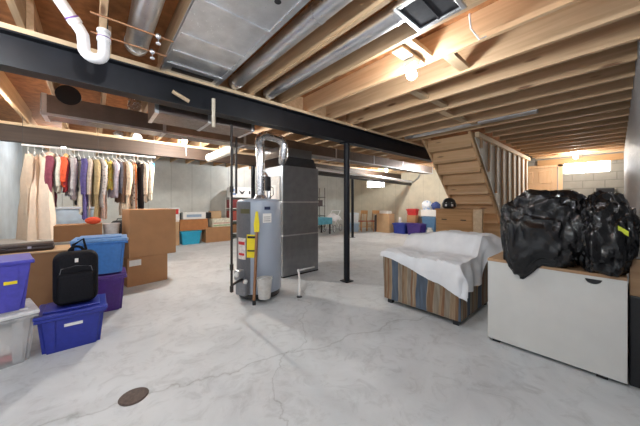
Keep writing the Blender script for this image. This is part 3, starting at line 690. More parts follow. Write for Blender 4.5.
# ------------------------------------------------------------------ storage totes
def tote(name, loc, w, dp, h, rz, m, lidm, label, group=None, sticker=None, lid=True, contents=None):
    """body tapers downwards; the front is local -Y"""
    t = thing(name, label, 'storage bin', loc, rz, group)
    b = bmesh.new(); bmesh.ops.create_cube(b, size=1)
    for v in b.verts:
        k = .86 if v.co.z < 0 else 1
        v.co = Vector((v.co.x*w*k, v.co.y*dp*k, (v.co.z+.5)*(h-(.03 if lid else 0))))
    if not lid:
        top = [f for f in b.faces if f.normal.z > .9]
        r0 = bmesh.ops.inset_region(b, faces=top, thickness=.012)
        for f in top:
            for v in f.verts: v.co.z = .03; v.co.x *= .86; v.co.y *= .86
    bmesh.ops.bevel(b, geom=[e for e in b.edges if abs((e.verts[0].co-e.verts[1].co).normalized().z) > .8 and max(abs(e.verts[0].co.x), abs(e.verts[1].co.x)) > w*.4], offset=min(.03, w*.08), segments=3, affect='EDGES')
    mb = MB(); mb.add(b); mb.build('body', m, t, 35)
    hh = h-(.03 if lid else 0)
    for s, wid in ((-.30, .05), (.30, .05)):
        for (sy) in (-1, 1):
            y0, y1 = sy*dp*.5*.87, sy*dp*.5*.985
            MB().prism([(s*w-wid*w, .02), (s*w+wid*w, .02), (s*w+wid*w*1.15, hh*.86), (s*w-wid*w*1.15, hh*.86)], 'Y', 0, sy*.008, Matrix.Translation((0, sy*dp*.432, .0)) @ Matrix.Shear('XY', 4, (0, 0)) @ Matrix.Rotation(-sy*math.atan2(dp*.07, hh), 4, 'X')).build('rib', m, t)
    rim = MB().box(-w/2-.012, w/2+.012, -dp/2-.012, dp/2+.012, hh-.045, hh-.02, .004)
    rim.build('rim', m, t)
    if lid:
        MB().box(-w/2-.016, w/2+.016, -dp/2-.016, dp/2+.016, hh-.019, hh+.012, .008).box(-w*.42, w*.42, -dp*.40, dp*.40, hh+.012, hh+.03, .006).build('lid', lidm, t)
    for s in (-1, 1): MB().box(s*(w/2+.012)-.015, s*(w/2+.012)+.015, -dp*.14, dp*.14, hh-.075, hh-.046, .006).build('handle', m, t)
    if sticker: MB().box(sticker[0]*w-sticker[2]/2, sticker[0]*w+sticker[2]/2, -dp*.5+.0, -dp*.5+.012, h*sticker[1]-.012, h*sticker[1]+.012).build('sticker', sticker[3], t)
    return t
tote('storage_tote', (-.145, 3.34, 0), .44, .36, .36, 0, T_NAVY, T_NAVY, 'dark blue lidded tote on the floor under the black backpack', None, (.02, .62, .12, PAPER))
tote('storage_tote', (-.66, 3.30, 0), .52, .42, .43, 14, CLEAR, plain('milky_lid', (.72, .72, .72), .4), 'clear plastic tote on the floor under the violet blue tote')
for (a, c, nm, x) in (((.62, .55, .50), .11, 'folded clothing, pale', 0), ((.45, .06, .07), .05, 'folded clothing, red', .05)): pass
o = MB().box(-.84, -.49, 3.17, 3.43, .021, .075, .02, None).build('folded_clothing', plain('red_cloth', (.50, .10, .10), .9), None, False, (-.66, 3.3, .02)); tag(o, 'folded reddish cloth at the bottom of the clear tote', 'clothing')
o = MB().box(-.85, -.48, 3.16, 3.44, .076, .31, .05, None).build('folded_clothing', plain('pale_cloth', (.62, .58, .55), .9, nscale=8, namt=.3, bmp=.6), None, False, (-.66, 3.3, .08)); tag(o, 'folded pale cloth filling the clear tote', 'clothing')
tote('storage_tote', (-.665, 3.29, .435), .50, .40, .42, 10, T_VIOLET, T_VIOLET, 'violet blue tote stacked on the clear plastic tote at left', None, (.28, .55, .07, YELLOW), lid=False)
tote('storage_tote', (.08, 4.13, 0), .42, .36, .455, -2, T_PURPLE, T_PURPLE, 'purple tote on the floor beneath the sky blue tote')
t = tote('storage_tote', (.065, 4.11, .46), .47, .38, .43, -4, T_SKY, colr('lid_sky', (.16, .32, .60), .4), 'sky blue lidded tote on top of the purple tote')
# backpack
t = thing('backpack', 'black backpack standing on the dark blue tote', 'backpack', (-.125, 3.33, .363), 3)
b = MB().box(-.155, .155, -.10, .09, 0, .48, .075, None, 5); b.build('main_bag', BLACKF, t, True)
MB().box(-.125, .125, -.135, -.08, .03, .30, .035, None, 4).build('front_pocket', BLACKF, t, True)
for z in (.34,): MB().tube([(-.11, -.095, z-.05), (-.10, -.096, z), (0, -.097, z+.02), (.10, -.096, z), (.11, -.095, z-.05)], .004, 6).build('zip', plain('zip_grey', (.12, .12, .13), .5), t)
MB().box(-.012, .012, -.108, -.098, .39, .425, .003).build('badge', PAPER, t)
MB().tube([tuple(q) for q in arc((0, .05, .465), .05, 180, 0, ((1, 0, 0), (0, 0, 1)), 8)], .012, 8).build('handle', BLACKF, t, True)
for s in (-1, 1): MB().tube([(s*.09, .09, .40), (s*.11, .14, .33), (s*.11, .14, .12), (s*.13, .09, .03)], .018, 8).build('shoulder_strap', BLACKF, t, True)
MB().tube([(-.03, .05, .43), (-.02, .06, .53), (.05, .07, .58), (.07, .07, .48), (.03, .06, .42)], .012, 8).build('loose_strap', BLACKF, t, True)

# ------------------------------------------------------------------ cartons
def carton(name, loc, w, dp, h, rz, m, label, cat='box', tape=True, flaps=0, group=None, panels=()):
    t = thing(name, label, cat, loc, rz, group)
    MB().box(-w/2, w/2, -dp/2, dp/2, 0, h, .004, seg=1).build('body', m, t)
    if tape: MB().box(-w*.5+.002, w*.5-.002, -.025, .025, h, h+.0015).box(-w/2-.0015, -w/2, -.025, .025, h*.72, h).build('tape', TAPE, t)
    else: MB().box(-w*.5+.002, w*.5-.002, -.003, .003, h-.001, h+.001).build('flap_seam', CARD_D, t)
    for (x0, x1, z0, z1, mm, nm) in panels: MB().box(x0*w, x1*w, -dp/2-.002, -dp/2+.001, z0*h, z1*h).build(nm, mm, t)
    return t
t = carton('long_carton', (-.56, 4.55, 0), 1.3, .50, .72, 0, CARD_D, 'long brown carton serving as a table behind the totes', 'box', False)
MB().box(-.66, .66, -.27, .27, .72, .735).build('top_board', CARD_L, t)
t = thing('instrument_case', 'flat dark leather case lying on the long brown carton', 'case', (-.78, 4.48, .736), 4)
MB().box(-.42, .42, -.12, .12, 0, .06, .028, None, 3).build('lower_shell', DARKR, t, True)
MB().box(-.415, .415, -.115, .115, .045, .085, .02, None, 3).build('lid', DARKR, t, True)
MB().tube([(-.06, -.12, .05), (-.05, -.145, .05), (.05, -.145, .05), (.06, -.12, .05)], .009, 8).build('handle', BLACKPL, t, True)
for x in (-.22, .22): MB().box(x-.015, x+.015, -.126, -.116, .035, .06).build('clasp', GALV, t)
carton('cardboard_carton', (.62, 5.13, 0), .56, .42, .435, 10, CARD, 'lower cardboard carton on the floor right of the purple tote', panels=((-.46, -.18, .72, .93, PAPER, 'shipping_label'),))
carton('cardboard_carton', (.70, 5.14, .437), .66, .44, .745, 8, CARD, 'large cardboard carton stacked on the lower carton', tape=False)
carton('small_carton', (-.16, 5.12, .76), .50, .34, .22, 0, CARD_D, 'brown carton behind the sky blue tote under the clothes', tape=False)
t = thing('clear_tub', 'small clear plastic tub beside the brown carton under the clothes', 'tub', (.20, 5.08, .76))
MB().lathe([(.0, 0), (.085, 0), (.10, .20), (.108, .20), (.108, .215), (.095, .215), (.08, .01), (0, .01)], 24).build('tub_body', plain('frosted_tub', (.66, .64, .62), .3), t, 40)
# stand for the things under the clothes
t = thing('folding_table', 'plain folding table under the hanging clothes', 'table', (-.25, 5.45, 0))
MB().box(-.85, .65, -.55, .45, .72, .757, .006).build('tabletop', plain('grey_laminate', (.42, .40, .37), .5), t)
for (x, y) in ((-.78, -.46), (-.78, .38), (.52, -.46), (.52, .38)): MB().tube([(x, y, 0), (x, y, .72)], .016, 10).build('leg', GALV_D, t, 60)
t = thing('round_case', 'black rounded case standing behind the sky blue tote', 'case', (.33, 5.40, .758), 0)
MB().box(-.13, .13, -.07, .07, 0, .24, .065, None, 5).build('shell', BLACKPL, t, True)
MB().tube([(-.05, 0, .235), (-.04, 0, .265), (.04, 0, .265), (.05, 0, .235)], .009, 8).build('handle', BLACKPL, t, True)
t = thing('wire_basket', 'black wire basket on the folding table under the clothes', 'basket', (-.30, 5.66, .758))
bw = MB()
for z in (0.004, .10, .16): bw.tube([(-.24, -.14, z), (.24, -.14, z), (.24, .14, z), (-.24, .14, z), (-.24, -.14, z)], .005, 6)
for k in range(9): bw.tube([(-.24+.06*k, -.14, 0), (-.24+.06*k, -.14, .16)], .005, 6); bw.tube([(-.24+.06*k, .14, 0), (-.24+.06*k, .14, .16)], .005, 6)
bw.build('wires', BLACK_P, t)
t = thing('plastic_bin', 'pale icy blue plastic bin behind the hanging clothes', 'storage bin', (-.25, 5.72, .925))
MB().box(-.27, .27, -.12, .12, 0, .26, .03, None, 3).build('body', plain('icy_plastic', (.55, .68, .80), .3, nscale=7, namt=.2), t, True)
MB().box(-.28, .28, -.13, .13, .262, .30, .01).build('lid', plain('icy_lid', (.72, .78, .84), .3), t)
o = MB().ball((.02, .0, .05), (.09, .07, .052), 16).build('knit_cap', plain('orange_red_cloth', (.70, .08, .03), .85), None, True); o.location = (-.03, 4.98, .983); o.data.transform(Matrix.Identity(4)); tag(o, 'orange red cloth cap on the brown carton under the clothes', 'cap')

# ------------------------------------------------------------------ clothes rail
RY, RZ = 5.8, 2.15
t = thing('clothes_rail', 'long white rail hung with clothes below the timber beam', 'rail', (-.80, RY, RZ))
MB().tube([(-.01, 0, 0), (1.68, 0, 0)], .014, 12).build('rod', WHITE_P, t, 60)
for x in (0, .85, 1.66): MB().tube([(x, 0, .0), (x, .0, .42)], .003, 6).build('hanger_wire', BLACK_P, t)
def garment(x, w, thick, length, m, label, cat, seed, sleeve=True, flare=1.0, m2=None, ang=0, hem_slant=0, top=None):
    """cloth on a hanger, seen nearly edge on; local Y is the shoulder line"""
    t = thing('hanging_garment', label, cat, (x*1.035, RY, RZ), ang, None)
    def f(u, v):
        a = 2*math.pi*u; z = -.10-length*v
        s = min(1, v/.09); hw = w*.5*(.32+.68*math.sqrt(s)) * (1 - .12*math.sin(min(1, v*2.2)*math.pi)) * (1+(flare-1)*v)
        th = thick*(.5+.5*s)*(1+(flare-1)*v*1.3)
        ph = seed*1.7
        fold = 1+.28*math.sin(5*a+ph+2*v)*min(1, v*3)+.16*math.sin(9*a-ph+v*5)*min(1, v*3)
        sag = .06*s*0
        xx = th*math.cos(a)*fold+.012*noise.noise(Vector((v*5, seed, 0))); yy = hw*math.sin(a)*(1+.04*math.sin(7*a+ph))
        z -= .07*abs(math.sin(a))*(1-min(1, v*6))+hem_slant*math.sin(a)*v
        z -= .015*math.sin(6*a+ph)*(v > .9)
        return (xx, yy, z)
    MB().grid(f, 40, 26).build('cloth', m, t, True)
    if sleeve:
        for s in (-1, 1):
            sl = min(.56, length*.72)
            MB().tube([(0, s*w*.40, -.17), (.01, s*w*.49, -.24), (.012*math.sin(seed), s*w*.52, -.17-sl*.55), (-.008, s*w*.50, -.17-sl)], [thick*.8, thick*.95, thick*.85, thick*.7], 12).build('sleeve', m2 or m, t, True)
    hk = MB().tube([(0, 0, -.085), (0, 0, -.01), *[tuple(q) for q in arc((0, .018, .0), .019, 180, -20, ((0, 1, 0), (0, 0, 1)), 8)]], .0035, 6)
    hk.tube([(0, -w*.42, -.15), (0, -.03, -.09), (0, .03, -.09), (0, w*.42, -.15)], .008, 6)
    hk.build('hanger', PAPER, t, True)
    if top:
        MB().ball((0, -.02, -.16), (thick*1.3, w*.36, .085), 14).build('collar', top, t, True)
    return t
def cl(n, c, r=.85, **k): return plain('cloth_'+n, tuple(min(.85, x*1.35) for x in c), r, nscale=k.get('ns', 26), namt=k.get('na', .22), bmp=.3)
def pat(n, c1, c2, sc):
    nm = 'cloth_'+n
    m, nt, b = mat_base(nm); mp = coords(nt); v = N(nt, 'ShaderNodeTexVoronoi'); v.inputs['Scale'].default_value = sc; L(nt, mp.outputs[0], v.inputs['Vector'])
    r_ = ramp(nt, [(.25, c1), (.4, c2)]); L(nt, v.outputs['Distance'], r_.inputs[0]); L(nt, r_.outputs[0], b.inputs['Base Color']); b.inputs['Roughness'].default_value = .8
    return m
G = [
 # x, width, thick, length, material, label, category, sleeve, flare
 (-.72, .42, .035, 1.26, cl('taupe', (.42, .33, .25), na=.06), 'long taupe brown coat at the left end of the clothes rail', 'coat', True, 1.6, None),
 (-.655, .40, .034, 1.30, cl('cream', (.62, .50, .39), na=.05), 'long cream gown second from the left end of the rail', 'gown', False, 1.9, None),
 (-.575, .40, .042, 1.33, cl('ivory', (.63, .53, .43), na=.05), 'wide ivory gown reaching lowest among the hanging clothes', 'gown', False, 2.0, None),
 (-.50, .40, .038, .78, cl('plum', (.17, .035, .06)), 'plum velvet dress with beige collar', 'dress', True, 1.1, cl('beige_collar', (.55, .42, .32))),
 (-.435, .40, .028, .56, cl('offwhite', (.70, .63, .52)), 'off white blouse between the plum dress and the red jacket', 'blouse', True, 1.0, None),
 (-.375, .40, .036, .47, cl('redorange', (.72, .085, .03)), 'bright red orange jacket on the rail', 'jacket', True, 1.0, None),
 (-.33, .38, .022, .55, cl('darkred', (.26, .02, .03)), 'dark red top right of the bright red orange jacket', 'top', True, 1.0, cl('peach', (.75, .38, .16))),
 (-.285, .40, .03, .60, cl('silver', (.38, .37, .37), .5), 'silver grey blouse in plastic beside the dark red top', 'blouse', True, 1.0, None),
 (-.235, .40, .026, .66, cl('mauvegrey', (.30, .26, .28)), 'mauve grey shirt left of the cream and black dress', 'shirt', True, 1.0, None),
 (-.185, .38, .028, .88, pat('creamblack', (.04, .04, .04), (.72, .66, .52), 7), 'cream dress with black trim', 'dress', False, 1.1, None),
 (-.125, .40, .036, .95, cl('indigo', (.07, .055, .17)), 'dark indigo dress with long skirt', 'dress', True, 1.15, None),
 (-.065, .40, .03, .92, cl('greige', (.45, .38, .32)), 'greige long shirt right of the indigo dress', 'shirt', True, 1.0, None),
 (-.005, .40, .034, 1.02, cl('olive', (.30, .23, .12)), 'olive tan long coat in the middle of the rail', 'coat', True, 1.1, None),
 (.055, .40, .03, .78, pat('floralgrey', (.28, .24, .24), (.60, .55, .52), 22), 'grey mottled blouse over a coral hem', 'blouse', True, 1.0, None),
 (.11, .40, .028, .96, cl('pinkbeige', (.58, .42, .36)), 'pink beige dress with coral hem left of the yellow bag', 'dress', False, 1.0, None),
 (.175, .36, .042, .50, pat('yellow', (.72, .45, .06), (.78, .66, .16), 16), 'yellow patterned garment bag', 'garment bag', False, 1.0, None),
 (.235, .40, .026, .62, cl('lavender', (.44, .40, .46)), 'lavender grey shirt right of the yellow garment bag', 'shirt', True, 1.0, None),
 (.285, .40, .026, .56, cl('slate', (.16, .16, .19)), 'slate grey shirt beside the lavender shirt', 'shirt', True, 1.0, None),
 (.335, .40, .028, .70, cl('brown', (.16, .09, .055)), 'dark brown jacket left of the long beige coat', 'jacket', True, 1.0, None),
 (.40, .42, .036, .92, cl('beigecoat', (.56, .45, .33)), 'long smooth beige coat near the right end of the rail', 'coat', True, 1.05, None),
 (.475, .40, .032, .92, pat('spotted', (.22, .16, .13), (.70, .64, .56), 17), 'white dress with brown spots', 'dress', False, 1.05, None),
 (.53, .40, .024, .90, cl('rust', (.50, .17, .06)), 'rust orange dress right of the spotted white dress', 'dress', False, 1.0, None),
 (.585, .40, .03, .92, cl('blackdress', (.018, .016, .018)), 'black dress near the right end of the rail', 'dress', True, 1.0, None),
 (.655, .42, .034, .70, cl('stonecoat', (.46, .39, .31)), 'stone jacket with white cuffs left of the blue scarf', 'jacket', True, 1.0, None),
 (.735, .40, .036, .66, cl('whitecoat', (.66, .58, .48)), 'off white jacket at the right end of the rail', 'jacket', True, 1.0, None),
]
for k, (x, w_, th, ln, m, lb, ct, sl, fl, tp) in enumerate(G):
    garment(x, w_*1.08, th*1.4, ln*1.08, m, lb, ct, k+1, sl, fl, None, random.uniform(2, 22), 0, tp)
t = garment(.79, .34, .03, .16, cl('bluescarf', (.04, .22, .55)), 'bright blue scarf on the last hanger at the right', 'scarf', 40, False, 1.2)

# ------------------------------------------------------------------ things along the back wall
GB = 'goods along the back wall'
tote('storage_tote', (2.26, 8.80, 0), .56, .44, .42, 0, T_TURQ, T_TURQ, 'turquoise tote on the floor by the back wall')
carton('wooden_crate', (2.34, 8.80, .425), .80, .42, .34, 0, plain('orange_wood', (.42, .17, .055), .6, nscale=9), 'reddish wooden crate on top of the turquoise tote', tape=False)
t = carton('printed_box', (2.36, 8.80, .768), .66, .34, .21, 0, PAPER, 'white printed box lying on the reddish wooden crate', tape=False, panels=((-.35, .30, .3, .7, plain('print_blue', (.30, .42, .55), .6), 'print'),))
for (x, lb) in ((1.91, 'small black speaker left of the white printed box'), (2.80, 'small black speaker right of the white printed box')):
    o = MB().box(x-.085, x+.085, 8.70, 8.88, .771, .965, .01).build('speaker', BLACKPL, None, False, (x, 8.8, .77)); tag(o, lb, 'speaker')
carton('cardboard_carton', (1.78, 8.84, 0), .30, .40, .70, 0, CARD_L, 'tan upright carton left of the turquoise tote', tape=False)
carton('printed_box', (1.80, 8.84, .703), .30, .30, .42, 0, PAPER, 'white and red box on the tan upright carton', tape=False, panels=((-.4, .4, .55, .92, RED, 'red_panel'),))
carton('cardboard_carton', (3.08, 8.80, 0), .80, .45, .48, 0, CARD, 'wide brown carton right of the turquoise tote', tape=True)
carton('printed_box', (3.20, 8.80, .483), .60, .36, .27, 0, plain('cream_print', (.66, .64, .52), .6, nscale=18, namt=.25), 'cream printed box on the wide brown carton', tape=False, panels=((-.45, .45, .1, .25, plain('print_green', (.3, .42, .25), .6), 'print_line'), (-.45, .45, .4, .5, plain('print_rose', (.6, .3, .25), .6), 'print_line')))
carton('small_carton', (2.98, 8.98, .756), .38, .25, .26, 0, CARD_L, 'small tan carton behind the cream printed box', tape=False) if False else None
carton('small_carton', (3.06, 8.88, .756), .36, .2, .24, 0, CARD_L, 'small tan carton on top of the cream printed box', tape=False)
t = thing('shelving_unit', 'metal shelf rack against the back wall behind the gas pipe', 'shelf', (4.08, 9.08, 0))
for z in (.18, .62, 1.06, 1.46): MB().box(-.52, .52, -.22, .22, z, z+.025).build('shelf', PAPER, t)
for (x, y) in ((-.5, -.2), (.5, -.2), (-.5, .2), (.5, .2)): MB().box(x-.015, x+.015, y-.015, y+.015, 0, 1.49).build('upright', PAPER, t)
SI = [(-.30, .206, .3, CARD_D, 'brown box on the bottom shelf of the metal rack'), (.15, .206, .34, plain('green_dark', (.06, .10, .04), .6), 'dark green box on the bottom shelf of the metal rack'),
      (-.30, .646, .34, plain('brick_red', (.35, .07, .05), .6), 'brick red box on the middle shelf of the metal rack'), (.12, .646, .28, plain('grey_box', (.3, .3, .3), .6), 'grey box on the middle shelf of the metal rack'),
      (-.30, 1.086, .30, plain('maroon_box', (.22, .04, .04), .6), 'maroon box on the upper shelf of the metal rack'), (.14, 1.086, .28, CARD, 'plain brown box on the upper shelf of the metal rack')]
for (x, z, h, m, lb) in SI: carton('shelf_box', (4.08+x, 9.08, z), .36, .34, h, 0, m, lb, tape=False)
t = carton('printed_box', (4.02, 9.06, 1.486), .82, .36, .34, 0, PAPER, 'white box with dark emblem on top of the metal rack', tape=False)
eb = MB().prism([(-.12, .24), (0, .17), (.12, .24), (.05, .12), (0, .09), (-.05, .12)], 'Y', -.184, -.18)
eb.box(.26, .32, -.184, -.18, .10, .22); eb.build('emblem', BLACKPL, t)
MB().box(-.36, -.22, -.183, -.18, .06, .13).box(-.36, -.28, -.183, -.18, .2, .28).build('print_block', plain('print_blue2', (.2, .3, .5), .6), t)

# ------------------------------------------------------------------ far area right of the furnace
t = thing('shelving_unit', 'black open shelf rack in the far corner right of the furnace', 'shelf', (7.55, 9.05, 0))
for z in (.15, .65, 1.1, 1.5): MB().box(-.5, .5, -.2, .2, z, z+.025).build('shelf', BLACKPL, t)
for (x, y) in ((-.48, -.18), (.48, -.18), (-.48, .18), (.48, .18)): MB().tube([(x, y, 0), (x, y, 1.95)], .014, 8).build('upright', BLACK_P, t)
for (x, z, h, m, lb) in ((-.25, .676, .3, CARD_D, 'brown box on the middle shelf of the black rack'), (.2, 1.126, .26, plain('dark_case', (.07, .05, .05), .6), 'dark case on the upper shelf of the black rack'), (-.25, 1.126, .3, plain('charcoal', (.05, .05, .05), .6), 'charcoal box on the upper shelf of the black rack')):
    carton('shelf_box', (7.55+x, 9.05, z), .36, .3, h, 0, m, lb, tape=False)
o = MB().lathe([(0, 0), (.2, 0), (.2, .05), (.16, .08), (.10, .28), (.05, .34), (0, .35)], 20).build('sun_hat', BLACKF, None, 40); o.location = (7.4, 9.05, 1.526); tag(o, 'dark rounded hat on top shelf of the black rack', 'hat')
t = thing('work_table', 'dark table draped with a turquoise cloth in the far corner', 'table', (6.90, 7.98, 0))
MB().box(-.55, .42, -.3, .3, .60, .64).build('tabletop', BLACKPL, t)
for (x, y) in ((-.5, -.26), (.37, -.26), (-.5, .26), (.37, .26)): MB().box(x-.025, x+.025, y-.025, y+.025, 0, .60).build('leg', BLACKPL, t)
o = MB().box(-.57, .44, -.32, .32, .641, .665, .008).box(-.57, .44, -.335, -.318, .40, .665, .006).box(-.57, .44, .318, .335, .45, .665, .006).build('table_cloth', plain('turquoise_cloth', (.10, .36, .48), .8, nscale=9, namt=.25), None); o.location = (6.90, 7.98, 0); tag(o, 'turquoise cloth hanging over the dark far table', 'cloth')
t = thing('wheeled_frame', 'white wheeled frame heaped with white cloth in the far corner', 'cart', (7.92, 8.22, 0), 20)
for (x, y) in ((-.32, -.24), (.30, -.24), (-.32, .24), (.30, .24)):
    ring = [Vector((x+.15*math.cos(R(a)), y, .165+.15*math.sin(R(a)))) for a in range(0, 361, 20)]
    MB().tube(ring, .018, 8).build('wheel', plain('grey_tyre', (.3, .3, .3), .6), t)
fr = MB()
for y in (-.2, .2): fr.tube([(-.32, y, .165), (-.1, y, .5), (.30, y, .165)], .016, 8).tube([(-.1, y, .5), (.35, y, .92)], .016, 8).tube([(-.35, y, .6), (.1, y, .52)], .016, 8)
fr.tube([(.35, -.2, .92), (.35, .2, .92)], .016, 8)
fr.tube([(-.32, -.24, .165), (-.32, .24, .165)], .012, 8).tube([(.30, -.24, .165), (.30, .24, .165)], .012, 8).build('frame', WHITE_P, t)
def heap(u, v):
    x = -.42+.8*u; y = -.3+.6*v; e = math.sin(math.pi*u)**.5*math.sin(math.pi*v)**.5
    return (x, y, .52+.26*e+.07*noise.noise(Vector((x*6, y*6, 0))))
MB().grid(heap, 24, 20, .02).build('cloth_heap', SHEET, t, True)
tote('storage_tote', (8.66, 7.62, 0), .42, .4, .42, 40, colr('tote_pale', (.35, .48, .62), .4), colr('tote_pale_lid', (.6, .68, .74), .4), 'pale blue tote on the floor left of the wooden chairs')
tote('storage_tote', (8.66, 7.62, .425), .40, .38, .40, 40, colr('tote_white', (.68, .72, .74), .4), colr('tote_pale_lid', (.6, .68, .74), .4), 'whitish tote stacked on the pale blue tote')
def chair():
    t = thing('wooden_chair', 'left of the two orange brown wooden chairs by the far wall', 'chair', (9.0, 7.52, 0), 0)
    MB().box(-.2, .2, -.2, .2, .43, .46, .008).build('seat', plain('seat_red', (.42, .10, .05), .7), t)
    for (x, y) in ((-.17, -.17), (-.17, .17)): MB().tube([(x, y, 0), (x, y, .43)], .019, 8).build('leg', W_CHAIR, t)
    for (x, y) in ((.17, -.17), (.17, .17)): MB().tube([(x, y, 0), (x, y, .45), (x+.06, y, .88)], .019, 8).build('leg', W_CHAIR, t)
    MB().box(.205, .23, -.19, .19, .76, .92, .008).build('top_rail', W_CHAIR, t)
    for k in range(4): MB().tube([(.18, -.12+.08*k, .45), (.215, -.12+.08*k, .78)], .010, 6).build('spindle', W_CHAIR, t)
    MB().tube([(-.17, -.17, .2), (.17, -.17, .2)], .011, 6).tube([(-.17, .17, .2), (.17, .17, .2)], .011, 6).tube([(-.17, -.17, .28), (-.17, .17, .28)], .011, 6).build('stretcher', W_CHAIR, t)
    return t
ch = chair()
c2 = copy_tree(ch); c2.location = (9.42, 7.20, 0); c2['label'] = 'right of the two orange brown wooden chairs, beside the tall carton'
for o in (ch, c2): o['group'] = 'wooden chairs by the far wall'
carton('tall_carton', (9.50, 6.58, 0), .42, .62, .80, 0, CARD_L, 'tall tan carton standing by the far wall right of the chairs', tape=False)
carton('small_carton', (9.50, 6.58, .803), .3, .42, .12, 0, PAPER, 'shallow white box on top of the tall tan carton', tape=False)
o = MB().box(9.28, 9.6, 7.0-.04, 7.0-.0, 0, .72, .003).build('flat_panel', plain('dark_panel', (.12, .10, .10), .6), None, False, (9.4, 6.98, 0)); tag(o, 'dark flat panel leaning between chairs and tall carton', 'panel')
tote('storage_tote', (9.62, 5.88, 0), .46, .56, .44, 0, colr('tote_blue', (.025, .045, .30), .4), colr('tote_blue', (.025, .045, .30), .4), 'blue tote by the far wall, left of the purple one')
tote('storage_tote', (9.66, 5.24, 0), .46, .62, .46, 0, colr('tote_purple_far', (.065, .03, .22), .4), colr('tote_purple_far', (.065, .03, .22), .4), 'purple tote by the far wall below the red bin')
o = MB().lathe([(0, 0), (.06, 0), (.06, .22), (0, .22)], 16).build('paper_roll', PAPER, None, 40); o.location = (9.62, 5.95, .445); tag(o, 'white paper roll standing on the far blue tote', 'paper roll')
carton('small_carton', (9.80, 5.48, .465), .26, .38, .30, 0, CARD, 'small brown carton on the far purple tote', tape=False)
tote('storage_tote', (9.78, 5.47, .768), .26, .40, .26, 0, RED, RED, 'red bin on the small brown carton above the purple tote')
tote('storage_tote', (10.02, 4.83, 0), .42, .56, .74, 0, colr('tote_steel', (.10, .22, .38), .4), colr('tote_steel', (.10, .22, .38), .4), 'tall steel blue tote against the far wall')
carton('printed_box', (10.0, 4.84, .745), .36, .60, .25, 0, PAPER, 'white box with pink print on the tall steel blue tote', tape=False)
def lump(loc, r, m, label, cat, name, seed):
    bm = bmesh.new(); bmesh.ops.create_icosphere(bm, subdivisions=4, radius=1)
    for v in bm.verts:
        k = 1+.22*noise.noise(v.co*2.1+Vector((seed, 0, 0)))+.08*noise.noise(v.co*6+Vector((seed, 3, 0)))
        v.co = Vector((v.co.x*r[0]*k, v.co.y*r[1]*k, max(-r[2]*.8, v.co.z*r[2]*k)+r[2]*.8))
    mb = MB(); mb.add(bm); o = mb.build(name, m, None, True); o.location = loc; tag(o, label, cat); return o
lump((10.0, 4.98, .998), (.14, .2, .20), pat('bagwhite', (.35, .5, .75), (.75, .78, .82), 9), 'white and blue plastic bag on the white box', 'bag', 'plastic_bag', 3)
lump((10.0, 4.62, .998), (.14, .16, .17), cl('navybag', (.03, .05, .16)), 'navy cloth bundle beside the white and blue plastic bag', 'bundle', 'cloth_bundle', 8)
t = thing('coat_stand', 'maroon coat draped on a short stand right of the steel blue tote', 'coat', (9.9, 4.38, 0))
MB().tube([(0, 0, .02), (0, 0, .95)], .018, 8).build('pole', BLACK_P, t); MB().lathe([(0, 0), (.14, 0), (.12, .025), (0, .03)], 16).build('base', BLACKPL, t)
MB().grid(lambda u, v: ((.11+.03*v)*math.cos(6.283*u)*(1+.2*math.sin(6.283*5*u)), (.13+.03*v)*math.sin(6.283*u)*(1+.2*math.sin(6.283*5*u)), 1.0-.62*v), 30, 10).build('coat_cloth', cl('maroon', (.22, .02, .05)), t, True)
t = thing('glass_jar', 'clear jar on the floor right of the purple far tote', 'jar', (9.5, 4.62, 0))
MB().lathe([(0, 0), (.10, 0), (.11, .03), (.11, .24), (.08, .28), (.08, .30), (0, .30)], 20).build('jar_body', plain('jar_glass', (.55, .58, .56), .15), t, 40)
MB().lathe([(0, .301), (.085, .301), (.085, .335), (0, .335)], 20).build('jar_lid', GALV, t, 40)
o = MB().box(10.0, 10.25, 3.98, 4.18, 0, .92, .02).build('white_canister', WHITE_P, None, True, (10.1, 4.08, 0)); tag(o, 'tall white canister by the far wall left of the chest', 'canister')
t = thing('small_stool', 'small wooden stool left of the chest of drawers', 'stool', (8.6, 3.72, 0))
MB().box(-.15, .15, -.15, .15, .42, .45, .006).build('seat', W_CHAIR, t)
for (x, y) in ((-.12, -.12), (.12, -.12), (-.12, .12), (.12, .12)): MB().tube([(x, y, 0), (x, y, .42)], .015, 8).build('leg', W_CHAIR, t)

o = MB().tube([(.96, 2.828, 2.10), (.96, 2.828, 2.40)], .018, 10).build('pipe_stub', plain('cream_plastic', (.72, .64, .5), .5), None, 60, (.96, 2.825, 2.25)); tag(o, 'short cream pipe stub hanging in front of the navy beam', 'pipe')
o = MB().tube([(.57, 2.825, 2.37), (.72, 2.825, 2.31)], .018, 10).build('wood_scrap', W_BLOCK, None, 60, (.65, 2.825, 2.33)); tag(o, 'small slanting wood scrap stuck on the navy beam left of the cream stub', 'scrap')
lump((.62, 6.36, 2.571), (.11, .06, .07), pat('bottlewrap', (.22, .42, .72), (.78, .80, .82), 14), 'blue and white plastic bundle lying on the timber beam', 'bundle', 'plastic_bundle', 12)
lump((.36, 6.36, 2.571), (.08, .06, .06), pat('greywrap', (.30, .32, .36), (.70, .72, .74), 14), 'grey and white plastic bundle lying on the timber beam', 'bundle', 'plastic_bundle', 15)
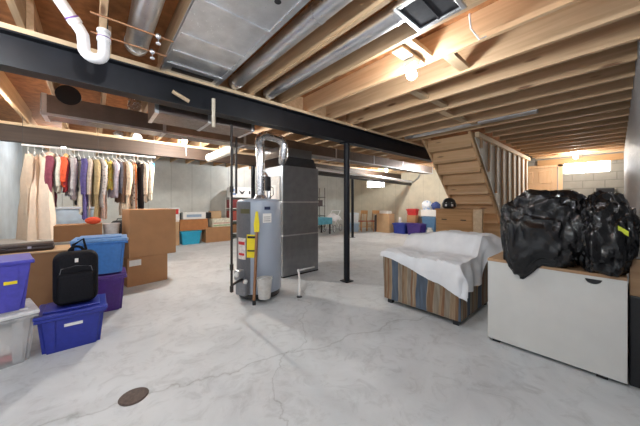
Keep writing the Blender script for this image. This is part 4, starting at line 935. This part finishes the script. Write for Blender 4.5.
# stray cables on the joists
o = MB().tube([(2.10, .72, 2.70), (2.16, .73, 2.62), (2.25, .70, 2.56), (2.272, .66, 2.575)], .006, 8).build('cable', WHITE_P, None, True, (2.15, .7, 2.6)); tag(o, 'short white cable looping around a joist near the register box', 'cable')
o = MB().tube([(2.27, .10, 2.78), (2.27, .14, 2.66), (2.27, .03, 2.70), (2.27, -.08, 2.78)], .005, 8).build('cable', plain('brown_cable', (.36, .16, .07), .5), None, True, (2.27, .1, 2.7)); tag(o, 'brown wire stapled to the joist face at upper right', 'cable')

GROUPS = {'hanging_garment': 'clothes on the white rail', 'storage_tote': 'plastic storage totes', 'ceiling_bulb': 'bare ceiling bulbs', 'garbage_bag': 'black bags on the white chest',
          'steel_post': 'steel posts', 'leaning_board': 'brown boards between the chest and the wall', 'round_duct': 'round metal ducts', 'speaker': 'small speakers on the crate',
          'shutoff_valve': 'valves on the copper lines', 'copper_line': 'copper lines', 'cardboard_carton': 'cardboard cartons', 'small_carton': 'small cartons', 'printed_box': 'printed boxes',
          'shelf_box': 'boxes on the shelf racks', 'shelving_unit': 'shelf racks', 'cable': 'loose cables', 'plastic_bundle': 'plastic bundles on the timber beam'}
for o in list(col.objects):
    g_ = GROUPS.get(o.name.split('.')[0])
    if g_ and o.parent is None and 'label' in o: o['group'] = g_

# ------------------------------------------------------------------ world, camera
wd = bpy.data.worlds.new('World'); scene.world = wd; wd.use_nodes = True
bg = wd.node_tree.nodes['Background']; bg.inputs[0].default_value = (.90, .95, 1, 1); bg.inputs[1].default_value = .55
cam = bpy.data.cameras.new('camera'); co = bpy.data.objects.new('camera', cam); col.objects.link(co)
co.location = (0, 0, 1.3); co.rotation_euler = (R(90), 0, R(-41.1))
cam.sensor_fit = 'HORIZONTAL'; cam.sensor_width = 36; cam.lens = 36*259/640; cam.shift_y = -11/640; cam.clip_start = .02
scene.camera = co
scene.view_settings.view_transform = 'Standard'; scene.view_settings.look = 'None'; scene.view_settings.gamma = 1
scene.view_settings.exposure = 0.72
